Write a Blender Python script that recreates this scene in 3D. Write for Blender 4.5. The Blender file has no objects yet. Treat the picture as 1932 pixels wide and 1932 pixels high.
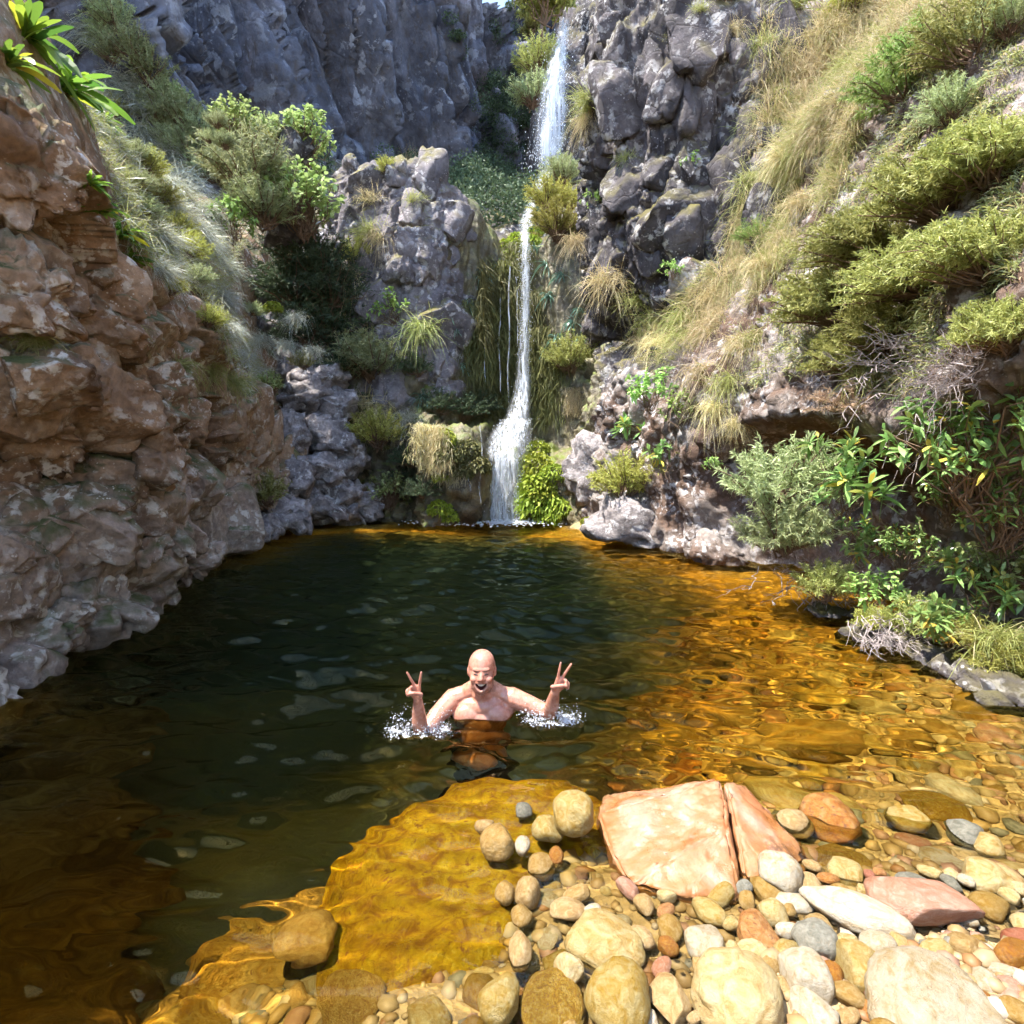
import bpy, bmesh, math, random
import numpy as np
from mathutils import Vector, Matrix
from mathutils.bvhtree import BVHTree

# ------------------------------------------------------------------ camera, sky, sun, exposure
sc = bpy.context.scene
COL = sc.collection
FPX = 1127.0                      # focal length in units of a 1932 px wide picture
HOR = 869.0                       # row of the horizon in that picture
CAMZ = 1.6
camd = bpy.data.cameras.new('camera')
cam = bpy.data.objects.new('camera', camd)
COL.objects.link(cam)
cam.location = (0, 0, CAMZ)
cam.rotation_euler = (math.radians(90), 0, 0)
camd.sensor_width = 36.0
camd.lens = 36.0 * FPX / 1932.0
camd.shift_y = -(966.0 - HOR) / 1932.0
camd.clip_start = 0.05
camd.clip_end = 2000.0
sc.camera = cam

SUN = Vector((-0.36, -0.14, 0.92)).normalized()     # direction towards the sun
world = bpy.data.worlds.new('World')
sc.world = world
world.use_nodes = True
_n = world.node_tree
_sky = _n.nodes.new('ShaderNodeTexSky')
_sky.sky_type = 'NISHITA'
_sky.sun_disc = False
_sky.sun_elevation = math.asin(SUN.z)
_sky.sun_rotation = math.atan2(SUN.x, SUN.y)
_sky.altitude = 300.0
_n.links.new(_sky.outputs[0], _n.nodes['Background'].inputs[0])
_n.nodes['Background'].inputs[1].default_value = 0.15
sund = bpy.data.lights.new('sun', 'SUN')
sund.energy = 3.0
sund.angle = math.radians(0.5)
sund.color = (1.0, 0.95, 0.87)
sund.cycles.is_caustics_light = True
sun = bpy.data.objects.new('sun', sund)
sun.rotation_euler = SUN.to_track_quat('Z', 'Y').to_euler()
sun.location = (-20, 15, 40)
COL.objects.link(sun)

sc.view_settings.view_transform = 'Standard'
sc.view_settings.look = 'None'
sc.view_settings.exposure = 2.25
sc.view_settings.gamma = 1.0
sc.view_settings.use_curve_mapping = False
cy = sc.cycles
cy.use_denoising = True
cy.caustics_reflective = False
cy.caustics_refractive = True
cy.max_bounces = 8
cy.diffuse_bounces = 2
cy.use_adaptive_sampling = True
cy.adaptive_threshold = 0.06
cy.adaptive_min_samples = 20
cy.glossy_bounces = 3
cy.transmission_bounces = 6
cy.transparent_max_bounces = 24
cy.sample_clamp_indirect = 4.0
cy.blur_glossy = 0.5

rng = np.random.default_rng(7)
R = random.Random(7)

# ------------------------------------------------------------------ picture <-> place
def P(u, v, y):
    """point at depth y that is seen at (u, v) of the 1932 px picture"""
    return Vector(((u - 966.0) / FPX * y, y, CAMZ - (v - HOR) / FPX * y))
def PW(u, v, z=0.0):
    """point on the level z that is seen at (u, v)"""
    y = (CAMZ - z) * FPX / (v - HOR)
    return P(u, v, y)

# ------------------------------------------------------------------ noise on numpy arrays
def _hash(ix, iy, iz, seed):
    h = (ix.astype(np.int64) * 374761393 + iy.astype(np.int64) * 668265263 + iz.astype(np.int64) * 2147483647 + seed * 974634777) & 0xffffffff
    h = ((h ^ (h >> 13)) * 1274126177) & 0xffffffff
    h = ((h ^ (h >> 16)) * 2246822519) & 0xffffffff
    return ((h ^ (h >> 15)) & 0xffffff).astype(np.float64) / 0xffffff
def vnoise(p, seed=0):
    i = np.floor(p); f = p - i; f = f * f * f * (f * (f * 6 - 15) + 10)
    i = i.astype(np.int64)
    x, y, z = i[..., 0], i[..., 1], i[..., 2]
    fx, fy, fz = f[..., 0], f[..., 1], f[..., 2]
    r = 0
    for dx in (0, 1):
        for dy in (0, 1):
            for dz in (0, 1):
                w = (fx if dx else 1 - fx) * (fy if dy else 1 - fy) * (fz if dz else 1 - fz)
                r = r + w * _hash(x + dx, y + dy, z + dz, seed)
    return r * 2 - 1
def fbm(p, octaves=5, seed=0, gain=0.5, lac=2.03):
    a, s, r = 1.0, 0.0, 0
    q = np.array(p, dtype=np.float64)
    for k in range(octaves):
        r = r + a * vnoise(q, seed + k * 17); s += a
        q = q * lac + 3.7; a *= gain
    return r / s
def ridged(p, octaves=4, seed=0):
    a, s, r = 1.0, 0.0, 0
    q = np.array(p, dtype=np.float64)
    for k in range(octaves):
        r = r + a * (1 - 2 * np.abs(vnoise(q, seed + k * 13))); s += a
        q = q * 2.1 + 1.3; a *= 0.5
    return r / s
def voro(p, seed=0, jitter=0.9):
    """F1, F2 and a random value of the nearest cell"""
    i = np.floor(p).astype(np.int64)
    f1 = np.full(p.shape[:-1], 9.0); f2 = f1.copy(); cid = np.zeros_like(f1)
    for dx in (-1, 0, 1):
        for dy in (-1, 0, 1):
            for dz in (-1, 0, 1):
                cx, cy_, cz = i[..., 0] + dx, i[..., 1] + dy, i[..., 2] + dz
                d = np.sqrt((cx + .5 + jitter * (_hash(cx, cy_, cz, seed) - .5) - p[..., 0]) ** 2
                            + (cy_ + .5 + jitter * (_hash(cx, cy_, cz, seed + 1) - .5) - p[..., 1]) ** 2
                            + (cz + .5 + jitter * (_hash(cx, cy_, cz, seed + 2) - .5) - p[..., 2]) ** 2)
                c = _hash(cx, cy_, cz, seed + 3)
                near = d < f1
                f2 = np.where(near, f1, np.minimum(f2, d))
                cid = np.where(near, c, cid)
                f1 = np.where(near, d, f1)
    return f1, f2, cid
def sstep(a, b, x):
    t = np.clip((x - a) / (b - a), 0, 1)
    return t * t * (3 - 2 * t)
def blocks(p, size, seed, stretch=(1, 1, 1), rot=None, crack=0.06, warp=0.25):
    """blocky rock relief in about -1..1: faces at different heights with joints between"""
    q = np.array(p, dtype=np.float64)
    if rot is not None:
        q = q @ np.array(rot).T
    q = q / (size * np.array(stretch))
    w = np.stack([vnoise(q * 1.7, seed + 50), vnoise(q * 1.7 + 9, seed + 51), vnoise(q * 1.7 + 21, seed + 52)], -1)
    f1, f2, c = voro(q + warp * w, seed)
    e = f2 - f1
    return (c * 2 - 1) * sstep(0.0, 0.12, e) * .8 + .35 * (1 - f1) - np.exp(-(e / crack) ** 2) * .6

# ------------------------------------------------------------------ mesh and object helpers
def new_mesh(name, verts, faces, mats=(), smooth=True, mat_idx=None):
    verts = np.asarray(verts, dtype=np.float32)
    me = bpy.data.meshes.new(name)
    if isinstance(faces, np.ndarray):
        nf, k = faces.shape
        me.vertices.add(len(verts)); me.vertices.foreach_set('co', verts.ravel())
        me.loops.add(nf * k); me.loops.foreach_set('vertex_index', faces.astype(np.int32).ravel())
        me.polygons.add(nf)
        me.polygons.foreach_set('loop_start', np.arange(0, nf * k, k, dtype=np.int32))
    else:
        me.from_pydata(verts.tolist(), [], faces)
        nf = len(faces)
    for m in mats:
        me.materials.append(m)
    if mat_idx is not None:
        me.polygons.foreach_set('material_index', np.asarray(mat_idx, dtype=np.int32))
    me.update(calc_edges=True)
    me.polygons.foreach_set('use_smooth', np.full(len(me.polygons), bool(smooth)))
    return me
def link(name, data, parent=None, loc=(0, 0, 0), rot=(0, 0, 0), scale=(1, 1, 1), recv=False):
    o = bpy.data.objects.new(name, data)
    COL.objects.link(o)
    o.location = loc; o.rotation_euler = rot; o.scale = scale
    if parent is not None:
        o.parent = parent
    if recv:
        o.cycles.is_caustics_receiver = True
    return o
def tag(o, label=None, cat=None, group=None, kind=None):
    if label: o['label'] = label
    if cat: o['category'] = cat
    if group: o['group'] = group
    if kind: o['kind'] = kind
    return o
def grid_faces(nu, nv):
    a = (np.arange(nu - 1)[:, None] * nv + np.arange(nv - 1)[None, :]).ravel()
    return np.stack([a, a + nv, a + nv + 1, a + 1], -1)
def grid_normals(G):
    du = np.gradient(G, axis=0); dv = np.gradient(G, axis=1)
    n = np.cross(du, dv)
    return n / (np.linalg.norm(n, axis=-1, keepdims=True) + 1e-9)
def resample(y, t, tt):
    """smooth interpolation of control rows y (k, d) given at t"""
    y = np.asarray(y, float)
    k = np.interp(tt, t, np.arange(len(t)))
    i = np.clip(np.floor(k).astype(int), 0, len(t) - 2); f = (k - i)[:, None]
    p0 = y[np.clip(i - 1, 0, len(t) - 1)]; p1 = y[i]; p2 = y[i + 1]; p3 = y[np.clip(i + 2, 0, len(t) - 1)]
    return .5 * ((2 * p1) + (-p0 + p2) * f + (2 * p0 - 5 * p1 + 4 * p2 - p3) * f ** 2 + (-p0 + 3 * p1 - 3 * p2 + p3) * f ** 3)
BV = {}
def sheet(name, G, mat, kind='structure', flip=False):
    nu, nv, _ = G.shape
    F = grid_faces(nu, nv)
    if flip: F = F[:, ::-1]
    me = new_mesh(name, G.reshape(-1, 3), F, [mat])
    o = link(name, me)
    if kind: o['kind'] = kind
    BV[name] = BVHTree.FromPolygons(G.reshape(-1, 3).tolist(), F.tolist())
    return o
def cast(u, v, names=None):
    """first rock surface seen at (u, v): location, normal towards the camera"""
    d = P(u, v, 1.0) - Vector((0, 0, CAMZ)); d.normalize()
    best = None
    for k in (names or BV):
        h = BV[k].ray_cast(Vector((0, 0, CAMZ)), d, 400)
        if h[0] is not None and (best is None or h[3] < best[2]):
            n = h[1] if h[1].dot(d) < 0 else -h[1]
            best = (h[0], n, h[3], k)
    return best

# ------------------------------------------------------------------ material helpers
class NT:
    def __init__(self, name):
        self.m = bpy.data.materials.new(name); self.m.use_nodes = True
        self.t = self.m.node_tree; self.t.nodes.clear()
        self.out = self.t.nodes.new('ShaderNodeOutputMaterial')
    def n(self, typ, **kw):
        nd = self.t.nodes.new('ShaderNode' + typ)
        for k, v in kw.items():
            if k.startswith('_'):
                setattr(nd, k[1:], v)
            else:
                key = k.replace('__', ' ')
                self.set(nd, key, v)
        return nd
    def set(self, nd, key, v):
        s = nd.inputs[int(key[1:])] if key[0] == 'i' and key[1:].isdigit() else nd.inputs[key]
        if isinstance(v, bpy.types.NodeSocket):
            self.t.links.new(v, s)
        elif isinstance(v, (tuple, list)) and len(v) == 3 and s.type == 'RGBA':
            s.default_value = (*v, 1)
        else:
            s.default_value = v
    def coord(self, kind='Object'):
        return self.n('TexCoord').outputs[kind]
    def mapping(self, vec, scale=(1, 1, 1), rot=(0, 0, 0), loc=(0, 0, 0)):
        return self.n('Mapping', Vector=vec, Scale=scale, Rotation=rot, Location=loc).outputs[0]
    def noise(self, vec, scale, detail=5, rough=.55, dist=0.0, out='Fac'):
        return self.n('TexNoise', Vector=vec, Scale=scale, Detail=detail, Roughness=rough, Distortion=dist).outputs[out]
    def vor(self, vec, scale, feature='F1', out='Distance'):
        return self.n('TexVoronoi', _feature=feature, Vector=vec, Scale=scale).outputs[out]
    def ramp(self, fac, stops, interp='LINEAR'):
        r = self.n('ValToRGB', Fac=fac); e = r.color_ramp
        e.interpolation = interp
        while len(e.elements) < len(stops): e.elements.new(.5)
        for el, (p, c) in zip(e.elements, stops):
            el.position = p
            el.color = (*c, 1) if isinstance(c, (tuple, list)) else (c, c, c, 1)
        return r.outputs[0]
    def mix(self, fac, a, b, blend='MIX'):
        nd = self.n('Mix', _data_type='RGBA', _blend_type=blend)
        for idx, v in ((0, fac), (6, a), (7, b)):
            s = nd.inputs[idx]
            if isinstance(v, bpy.types.NodeSocket): self.t.links.new(v, s)
            elif isinstance(v, (tuple, list)): s.default_value = (*v, 1)
            else: s.default_value = v
        return nd.outputs[2]
    def math(self, op, a, b=0.0, c=0.0, clamp=False):
        nd = self.n('Math', _operation=op, _use_clamp=clamp)
        for i, v in enumerate((a, b, c)):
            if isinstance(v, bpy.types.NodeSocket): self.t.links.new(v, nd.inputs[i])
            else: nd.inputs[i].default_value = v
        return nd.outputs[0]
    def bump(self, h, strength=.5, dist=.02, normal=None):
        nd = self.n('Bump', Height=h, Strength=strength, Distance=dist)
        if normal is not None: self.t.links.new(normal, nd.inputs['Normal'])
        return nd.outputs[0]
    def surf(self, s):
        self.t.links.new(s, self.out.inputs['Surface']); return self.m
    def principled(self, **kw):
        return self.n('BsdfPrincipled', **kw)
def rock_mat(name, stops, scale=.6, lichen=None, lichen_amt=.0, fine=14.0, rough=.85, bump=.6, bdist=.03, streak=None, moss=None, spec=.3, crack=.4, low=None):
    k = NT(name); co = k.n('NewGeometry').outputs['Position']
    c = k.ramp(k.noise(co, scale, 7, .62, .6), stops)
    if low:
        zz = k.math('ADD', k.n('SeparateXYZ', Vector=co).outputs['Z'], k.math('MULTIPLY', k.noise(co, 1.1, 4, .6), 2.4))
        c = k.mix(k.math('MULTIPLY', k.ramp(k.math('MULTIPLY', zz, .25), [(.35, 1.0), (.75, 0.0)]), .65), c, low)
    f = k.noise(co, fine, 6, .65)
    c = k.mix(.75, c, k.ramp(f, [(.25, (.45, .43, .42)), (.5, (.95, .95, .95)), (.78, (1.5, 1.45, 1.4))]), 'MULTIPLY')
    m2 = k.noise(co, scale * 5.3, 5, .6)
    c = k.mix(.6, c, k.ramp(m2, [(.3, (.62, .6, .6)), (.6, (1.12, 1.1, 1.08))]), 'MULTIPLY')
    if streak:
        sv = k.mapping(co, (3.5, 3.5, .25))
        c = k.mix(k.ramp(k.noise(sv, 1.0, 5, .6), [(.52, 0.0), (.7, 1.0)]), c, streak)
    if lichen:
        l1 = k.noise(co, fine * .55, 4, .6, .3); l2 = k.noise(co, scale * 2.2, 3, .5)
        lf = k.math('MULTIPLY', k.ramp(l1, [(.56 - lichen_amt * .1, 0.0), (.6, 1.0)]), k.ramp(l2, [(.42, 0.0), (.6, 1.0)]))
        c = k.mix(lf, c, lichen)
    if moss:
        g = k.n('NewGeometry'); sx = k.n('SeparateXYZ', Vector=g.outputs['Normal'])
        mf = k.math('MULTIPLY', k.ramp(sx.outputs['Z'], [(.1, 0.0), (.6, 1.0)]), k.ramp(k.noise(co, scale * 3.1, 5, .6), [(.42, 0.0), (.6, 1.0)]))
        c = k.mix(mf, c, moss)
    if lichen:
        sp = k.math('MULTIPLY', k.ramp(k.vor(co, fine * 1.6), [(.16, 1.0), (.24, 0.0)]), k.ramp(k.noise(co, fine * .25, 3, .5), [(.5, 0.0), (.62, 1.0)]))
        c = k.mix(k.math('MULTIPLY', sp, .8), c, lichen)
    h = k.math('ADD', k.noise(co, fine * .5, 8, .72), k.math('MULTIPLY', k.vor(co, fine * .35), .35))
    if crack:
        cv = k.n('TexVoronoi', _feature='DISTANCE_TO_EDGE', Vector=k.mix(.12, co, k.noise(co, scale * 4, 4, .6, 0, 'Color')), Scale=scale * 4.5).outputs['Distance']
        h = k.math('ADD', h, k.math('MULTIPLY', k.ramp(cv, [(0.0, 0.0), (.05, 1.0)]), crack))
    p = k.principled(Base__Color=c, Roughness=rough, Normal=k.bump(h, bump, bdist))
    p.inputs['Specular IOR Level'].default_value = spec
    return k.surf(p.outputs[0])
# ------------------------------------------------------------------ rock materials
M = {}
M['left'] = rock_mat('brown_lichen_rock', [(.25, (.08, .042, .02)), (.42, (.22, .13, .07)), (.55, (.34, .225, .14)), (.7, (.38, .30, .23)), (.85, (.32, .155, .055))],
                     .75, (.60, .55, .48), .45, 16, .72, .9, .04, moss=(.07, .08, .025), crack=.06, low=(.33, .29, .26))
M['far'] = rock_mat('blue_shade_cliff_rock', [(.25, (.04, .045, .065)), (.45, (.105, .115, .155)), (.58, (.17, .175, .22)), (.72, (.23, .15, .115)), (.9, (.13, .135, .17))],
                    .13, (.28, .30, .36), .1, 2.2, .9, .9, .25, streak=(.10, .09, .09), crack=.12)  # blue of skylit shade is put into the rock colour
M['crag'] = rock_mat('dark_crag_rock', [(.25, (.022, .02, .022)), (.45, (.065, .058, .062)), (.6, (.125, .11, .115)), (.72, (.19, .165, .165)), (.85, (.19, .105, .06))],
                     .5, (.46, .44, .43), .35, 9, .85, 1.0, .09, moss=(.14, .12, .04), crack=.15)
M['right'] = rock_mat('grey_brown_rock', [(.25, (.055, .034, .024)), (.42, (.14, .09, .065)), (.55, (.23, .19, .165)), (.7, (.33, .31, .295)), (.85, (.24, .17, .11))],
                      .8, (.52, .49, .48), .55, 14, .9, 1.0, .06, crack=.1)
M['buttress'] = rock_mat('purple_grey_rock', [(.25, (.06, .052, .058)), (.45, (.155, .14, .15)), (.6, (.25, .225, .235)), (.72, (.31, .27, .27)), (.85, (.26, .17, .11))],
                     .5, (.46, .44, .44), .3, 9, .85, 1.0, .09, moss=(.16, .14, .05), crack=.15)
M['wet'] = rock_mat('wet_mossy_rock', [(.3, (.05, .042, .03)), (.5, (.13, .11, .07)), (.65, (.20, .17, .09)), (.8, (.14, .16, .05))],
                    .8, (.26, .23, .13), .2, 10, .45, .9, .06, moss=(.12, .15, .02), spec=.5, crack=.15)
M['pale'] = rock_mat('pale_grey_rock', [(.25, (.08, .07, .068)), (.45, (.22, .195, .19)), (.65, (.38, .345, .34)), (.85, (.30, .20, .14))],
                     1.6, (.50, .48, .47), .4, 16, .8, 1.0, .05, crack=.3)

def unit_(a):
    return a / (np.linalg.norm(a, axis=-1, keepdims=True) + 1e-9)
def prof(rows, tt, k):
    return resample(np.array(rows, float)[:, 1:], [r[0] for r in rows], tt)

# ------------------------------------------------------------------ left rock wall
def left_wall():
    yy = np.concatenate([np.linspace(-4, 2.2, 26)[:-1], np.linspace(2.2, 12, 300)[:-1], np.linspace(12, 21, 90)])
    #        y    xf     xl    zl    xc    zc
    rows = [(-4, -3.6, -3.6, 5.2, -4.6, 8.2), (0, -3.6, -3.6, 5.2, -4.5, 8.0), (2.6, -3.65, -3.55, 5.1, -4.4, 7.6), (3.8, -3.75, -3.6, 4.6, -4.5, 6.9), (5, -3.8, -3.75, 4.3, -5.0, 6.5),
            (6.3, -3.85, -4.15, 4.1, -5.5, 6.6), (7.2, -4.2, -4.45, 3.95, -5.85, 6.7), (9, -4.75, -4.7, 3.9, -6.25, 6.9), (11, -5.05, -4.95, 3.4, -6.8, 7.1),
            (13, -5.2, -5.4, 3.0, -6.9, 7.3), (15, -5.3, -5.9, 3.2, -7.2, 7.0), (17, -5.6, -6.4, 4.0, -7.6, 7.5), (21, -6.6, -7.4, 6.0, -8.6, 9.5)]
    c = resample(np.array(rows)[:, 1:], [r[0] for r in rows], yy)
    ns = 290
    s = np.linspace(0, 1, ns)
    G = np.zeros((len(yy), ns, 3))
    for i, y in enumerate(yy):
        xf, xl, zl, xc, zc = c[i]
        ctl = np.array([(xf + .5, -3.2), (xf + .15, -1.2), (xf, 0), (xf - .05, zl * .3), (xf * .5 + xl * .5, zl * .62), (xl, zl * .93), (xl - .18, zl + .25), (xl * .5 + xc * .5 - .05, zl * .45 + zc * .55),
                        (xc, zc), (xc - 1.2, zc + .75), (xc - 4, zc + 2.6), (xc - 9, zc + 5.5), (xc - 22, zc + 10)])
        q = resample(ctl, [0, .09, .16, .27, .42, .58, .62, .72, .83, .88, .93, .97, 1], s)
        G[i, :, 0] = q[:, 0]; G[i, :, 1] = y; G[i, :, 2] = q[:, 1]
    N = -grid_normals(G)
    N = np.where((N[..., :1] < 0) & (N[..., 2:] < 0), -N, N)
    z = G[..., 2]; y = G[..., 1]
    zl = c[:, 2][:, None]
    rockiness = 1 - sstep(-.1, .5, z - zl)
    p = G
    d = .30 * fbm(p * .55, 4, 3) + .22 * blocks(p, 1.25, 11, (1, 1.3, 1), crack=.05) + .09 * blocks(p, .42, 12, (1, 1.2, 1), crack=.07) + .05 * ridged(p * 3.1, 4, 9) + .025 * fbm(p * 9, 4, 5)
    ledge = -.42 * np.exp(-((z - 2.35 - .18 * np.sin(y * 1.1)) / .28) ** 2) * sstep(7.5, 6.2, y) + .22 * sstep(2.1, 1.4, z) * sstep(7.3, 6.2, y)
    ledge = ledge + .35 * np.exp(-((z - 3.5) / .5) ** 2) * sstep(5.6, 4.6, y)
    soft = .45 * fbm(p * .5, 4, 21) + .15 * fbm(p * 1.9, 4, 22)
    G = G + N * (rockiness * (d + ledge) + (1 - rockiness) * soft)[..., None]
    return sheet('cliff_left', G, M['left'], flip=True)
left_wall()

# ------------------------------------------------------------------ right rock wall with undercut and crag
def right_wall():
    tk = [0, 1, 2, 3, 4, 5, 6, 7, 8, 9]
    A = np.array([(3.3, -4), (3.3, 1.5), (3.35, 4.4), (3.6, 6.4), (3.4, 8.7), (2.85, 10.9), (2.15, 12.9), (1.75, 14.8), (1.5, 17), (1.6, 21)], float)
    B = np.array([(5.0, -4), (5.1, 1.5), (5.2, 4.6), (5.2, 6.9), (5.0, 9.2), (4.6, 11.3), (3.3, 12.5), (2.1, 13.6), (2.3, 17), (3.2, 22)], float)
    tt = np.concatenate([np.linspace(0, 1.2, 24)[:-1], np.linspace(1.2, 7.6, 380)[:-1], np.linspace(7.6, 9, 40)])
    a = resample(A, tk, tt); b = resample(B, tk, tt)
    zz = np.concatenate([np.linspace(-2.5, -.4, 12)[:-1], np.linspace(-.4, 9.5, 235)[:-1], np.linspace(9.5, 17, 60)])
    T = tt[:, None] + 0 * zz[None]; Z = zz[None] + 0 * T
    crag = sstep(4.5, 5.6, T)
    w = np.where(True, 0, 0) + sstep(1.8, 7.0, Z) * (1 - crag) + sstep(4.9, 5.7, Z) * crag
    XY = a[:, None] * (1 - w[..., None]) + b[:, None] * w[..., None]
    # outward direction in plan (away from the pool)
    tan = np.gradient(a * .5 + b * .5, axis=0); tan /= np.linalg.norm(tan, axis=1, keepdims=True)
    out = np.stack([tan[:, 1], -tan[:, 0]], -1)[:, None]
    cave = sstep(4.75, 4.1, T)
    lip = 2.15 - .12 * np.sin(T * 3.0)
    off = cave * (1.15 * sstep(lip, lip - .55, Z) * (1 - .25 * sstep(.6, -.2, Z)))
    off = off + (1 - crag) * np.clip(Z - 7, 0, 9) * .75
    off = off + crag * (.75 * np.exp(-((Z - 4.6) / .75) ** 2) + .35 * sstep(.4, 2.6, Z) * sstep(5.5, 4.5, Z) + np.clip(Z - 12, 0, 9) * .35)
    off = off - .25 * np.exp(-((Z - .1) / .5) ** 2) * sstep(4.4, 5.2, T) * sstep(7.6, 6.5, T)
    G = np.concatenate([XY + out * off[..., None], Z[..., None]], -1)
    N = grid_normals(G)
    N = np.where((N * np.concatenate([np.broadcast_to(-out, N[..., :2].shape), 0.3 * np.ones_like(Z)[..., None]], -1)).sum(-1, keepdims=True) < 0, -N, N)
    p = G
    rough = .07 * ridged(p * 4.2, 4, 46) + .05 * fbm(p * 12, 3, 47) + .30 * fbm(p * .7, 4, 31) + .16 * fbm(p * 2.2, 4, 33) + .10 * ridged(p * 1.6, 4, 34) + .03 * fbm(p * 9, 4, 35)
    cr = .10 * ridged(p * np.array([4.5, 4.5, 2.2]), 4, 44) + .07 * fbm(p * np.array([9, 9, 6]), 4, 45) + .42 * fbm(p * .6, 4, 36) + .28 * blocks(p, 1.5, 37, (1, 1, 1.5), crack=.1) + .20 * ridged(p * np.array([1.5, 1.5, .9]), 5, 38) + .10 * blocks(p, .4, 39, (1, 1, 1.3)) + .05 * fbm(p * 7, 4, 40)
    G = G + N * (rough * (1 - crag) + cr * crag)[..., None]
    nu, nv, _ = G.shape
    o = sheet('cliff_right', G, M['right'])
    o.data.materials.append(M['crag']); o.data.materials.append(M['wet'])
    Tf = T[:-1, :-1].ravel(); Zf = Z[:-1, :-1].ravel()
    jag = .5 * vnoise(G[:-1, :-1].reshape(-1, 3) * .9, 4)
    idx = np.where((Tf + jag > 5.1) & (Zf + jag > 3.2), 1, 0)
    idx = np.where((Tf + jag > 6.6) & (Zf + jag < 4.5), 2, idx)
    o.data.polygons.foreach_set('material_index', idx.astype(np.int32))
    return o
right_wall()

# ------------------------------------------------------------------ back wall: buttress left of the falls and the alcove
def back_wall():
    xx = np.linspace(-8.5, 2.6, 370)
    xt = [-8.5, -6.2, -5.35, -5.1, -4.7, -4.3, -3.9, -3.5, -2.9, -2.45, -1.9, -1.55, -1.0, -.45, -.2, .3, .9, 1.6, 2.6]
    zt = [4.0, 4.6, 5.6, 10.0, 10.5, 9.9, 9.9, 10.1, 9.9, 9.7, 9.4, 9.3, 8.8, 8.3, 7.6, 7.75, 8.0, 8.4, 8.6]
    top = np.interp(xx, xt, zt) + .12 * fbm(np.stack([xx * 3, xx * 0, xx * 0], -1), 4, 71)
    yt = np.interp(xx, [-8.5, -5.6, -5.2, -4.6, -3.4, -2.4, -1.8, -1.2, -.6, .3, 1.0, 1.8, 2.6], [19.5, 18.6, 17.4, 16.9, 16.4, 16.2, 16.4, 16.9, 17.5, 17.7, 17.4, 16.6, 16.2])
    ns = 260
    s = np.linspace(0, 1, ns)
    G = np.zeros((len(xx), ns, 3))
    for i, x in enumerate(xx):
        t = top[i]; y0 = yt[i]
        ctl = np.array([(y0 - .3, -2.5), (y0 - .1, 0), (y0, t * .35), (y0 + .15, t * .7), (y0 + .3, t - .25), (y0 + .75, t + .02), (y0 + 2.0, t - .3), (y0 + 4.5, t - 1.2)])
        q = resample(ctl, [0, .16, .42, .62, .84, .88, .93, 1], s)
        G[i, :, 0] = x; G[i, :, 1] = q[:, 0]; G[i, :, 2] = q[:, 1]
    z = G[..., 2]; x = G[..., 0]
    # shelf the falls break on, and the mossy mound left of it
    sh = 1.9 * sstep(2.75, 2.2, z + .25 * np.sin(x * 3)) * sstep(-2.75, -2.1, x) * sstep(-.45, -.8, x)
    sh = sh + 1.35 * sstep(2.7, 1.6, z) * sstep(-.9, -.5, x) * sstep(.45, .1, x) + 2.1 * sstep(2.5, 1.6, z + .3 * x) * sstep(.25, .75, x)
    sh = sh + .5 * sstep(1.4, .3, z) * sstep(-5.2, -4, x) * sstep(-2.3, -3, x)
    G[..., 1] -= sh * (z < 4)
    N = grid_normals(G)
    N = np.where(N[..., 1:2] - .4 * N[..., 2:] > 0, -N, N)
    p = G
    al = sstep(-1.9, -1.3, x)
    d = .09 * ridged(p * 4.0, 4, 48) + .06 * fbm(p * 9, 3, 49) + .38 * fbm(p * .55, 4, 61) + .22 * blocks(p, 1.6, 62, (1, 1, 1.25), crack=.06) + .07 * blocks(p, .5, 63) + .12 * ridged(p * 1.7, 4, 64) + .05 * fbm(p * 7, 4, 65)
    da = .22 * fbm(p * np.array([1.1, 1.1, .35]), 4, 66) + .16 * ridged(p * np.array([2.2, 2.2, .4]), 4, 67) + .07 * fbm(p * 4, 4, 68)
    G = G + N * (d * (1 - al) + da * al)[..., None]
    o = sheet('rock_buttress', G, M['buttress'])
    o.data.materials.append(M['wet'])
    xf = x[:-1, :-1].ravel(); zf = z[:-1, :-1].ravel()
    jag = .8 * fbm(G[:-1, :-1].reshape(-1, 3) * .8, 3, 5)
    o.data.polygons.foreach_set('material_index', np.where((xf + jag > -1.4) | ((zf + jag * 2 < 3.4) & (xf + jag > -4.4)), 1, 0).astype(np.int32))
    return o
back_wall()

# ------------------------------------------------------------------ upper valley, cliff beside the upper falls, far cliff
def upper_valley():
    xx = np.linspace(-26, 14, 130); yy = np.linspace(17.6, 50, 130)
    X, Y = np.meshgrid(xx, yy, indexing='ij')
    zf = np.interp(Y, [17.6, 19, 21, 26, 32, 40, 50], [6.9, 7.4, 8.9, 12.2, 16.0, 19.5, 26])
    xc = np.interp(Y, [17.6, 26, 33], [.35, .95, 1.9])
    Z = zf + .09 * np.clip(np.abs(X - xc) - .7, 0, 8) ** 1.25 - .35 * np.exp(-((X - xc) / .6) ** 2)
    Z = Z + np.clip(-X - 9, 0, 30) * .25
    Z = Z - 2.5 * sstep(24, 18, Y) * sstep(-.9, -2.2, X)
    G = np.stack([X, Y, Z], -1)
    G[..., 2] += .7 * fbm(G * .3, 4, 81) + .35 * fbm(G * 1.1, 3, 82)
    sheet('valley', G, M['crag'], flip=True)
upper_valley()
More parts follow.
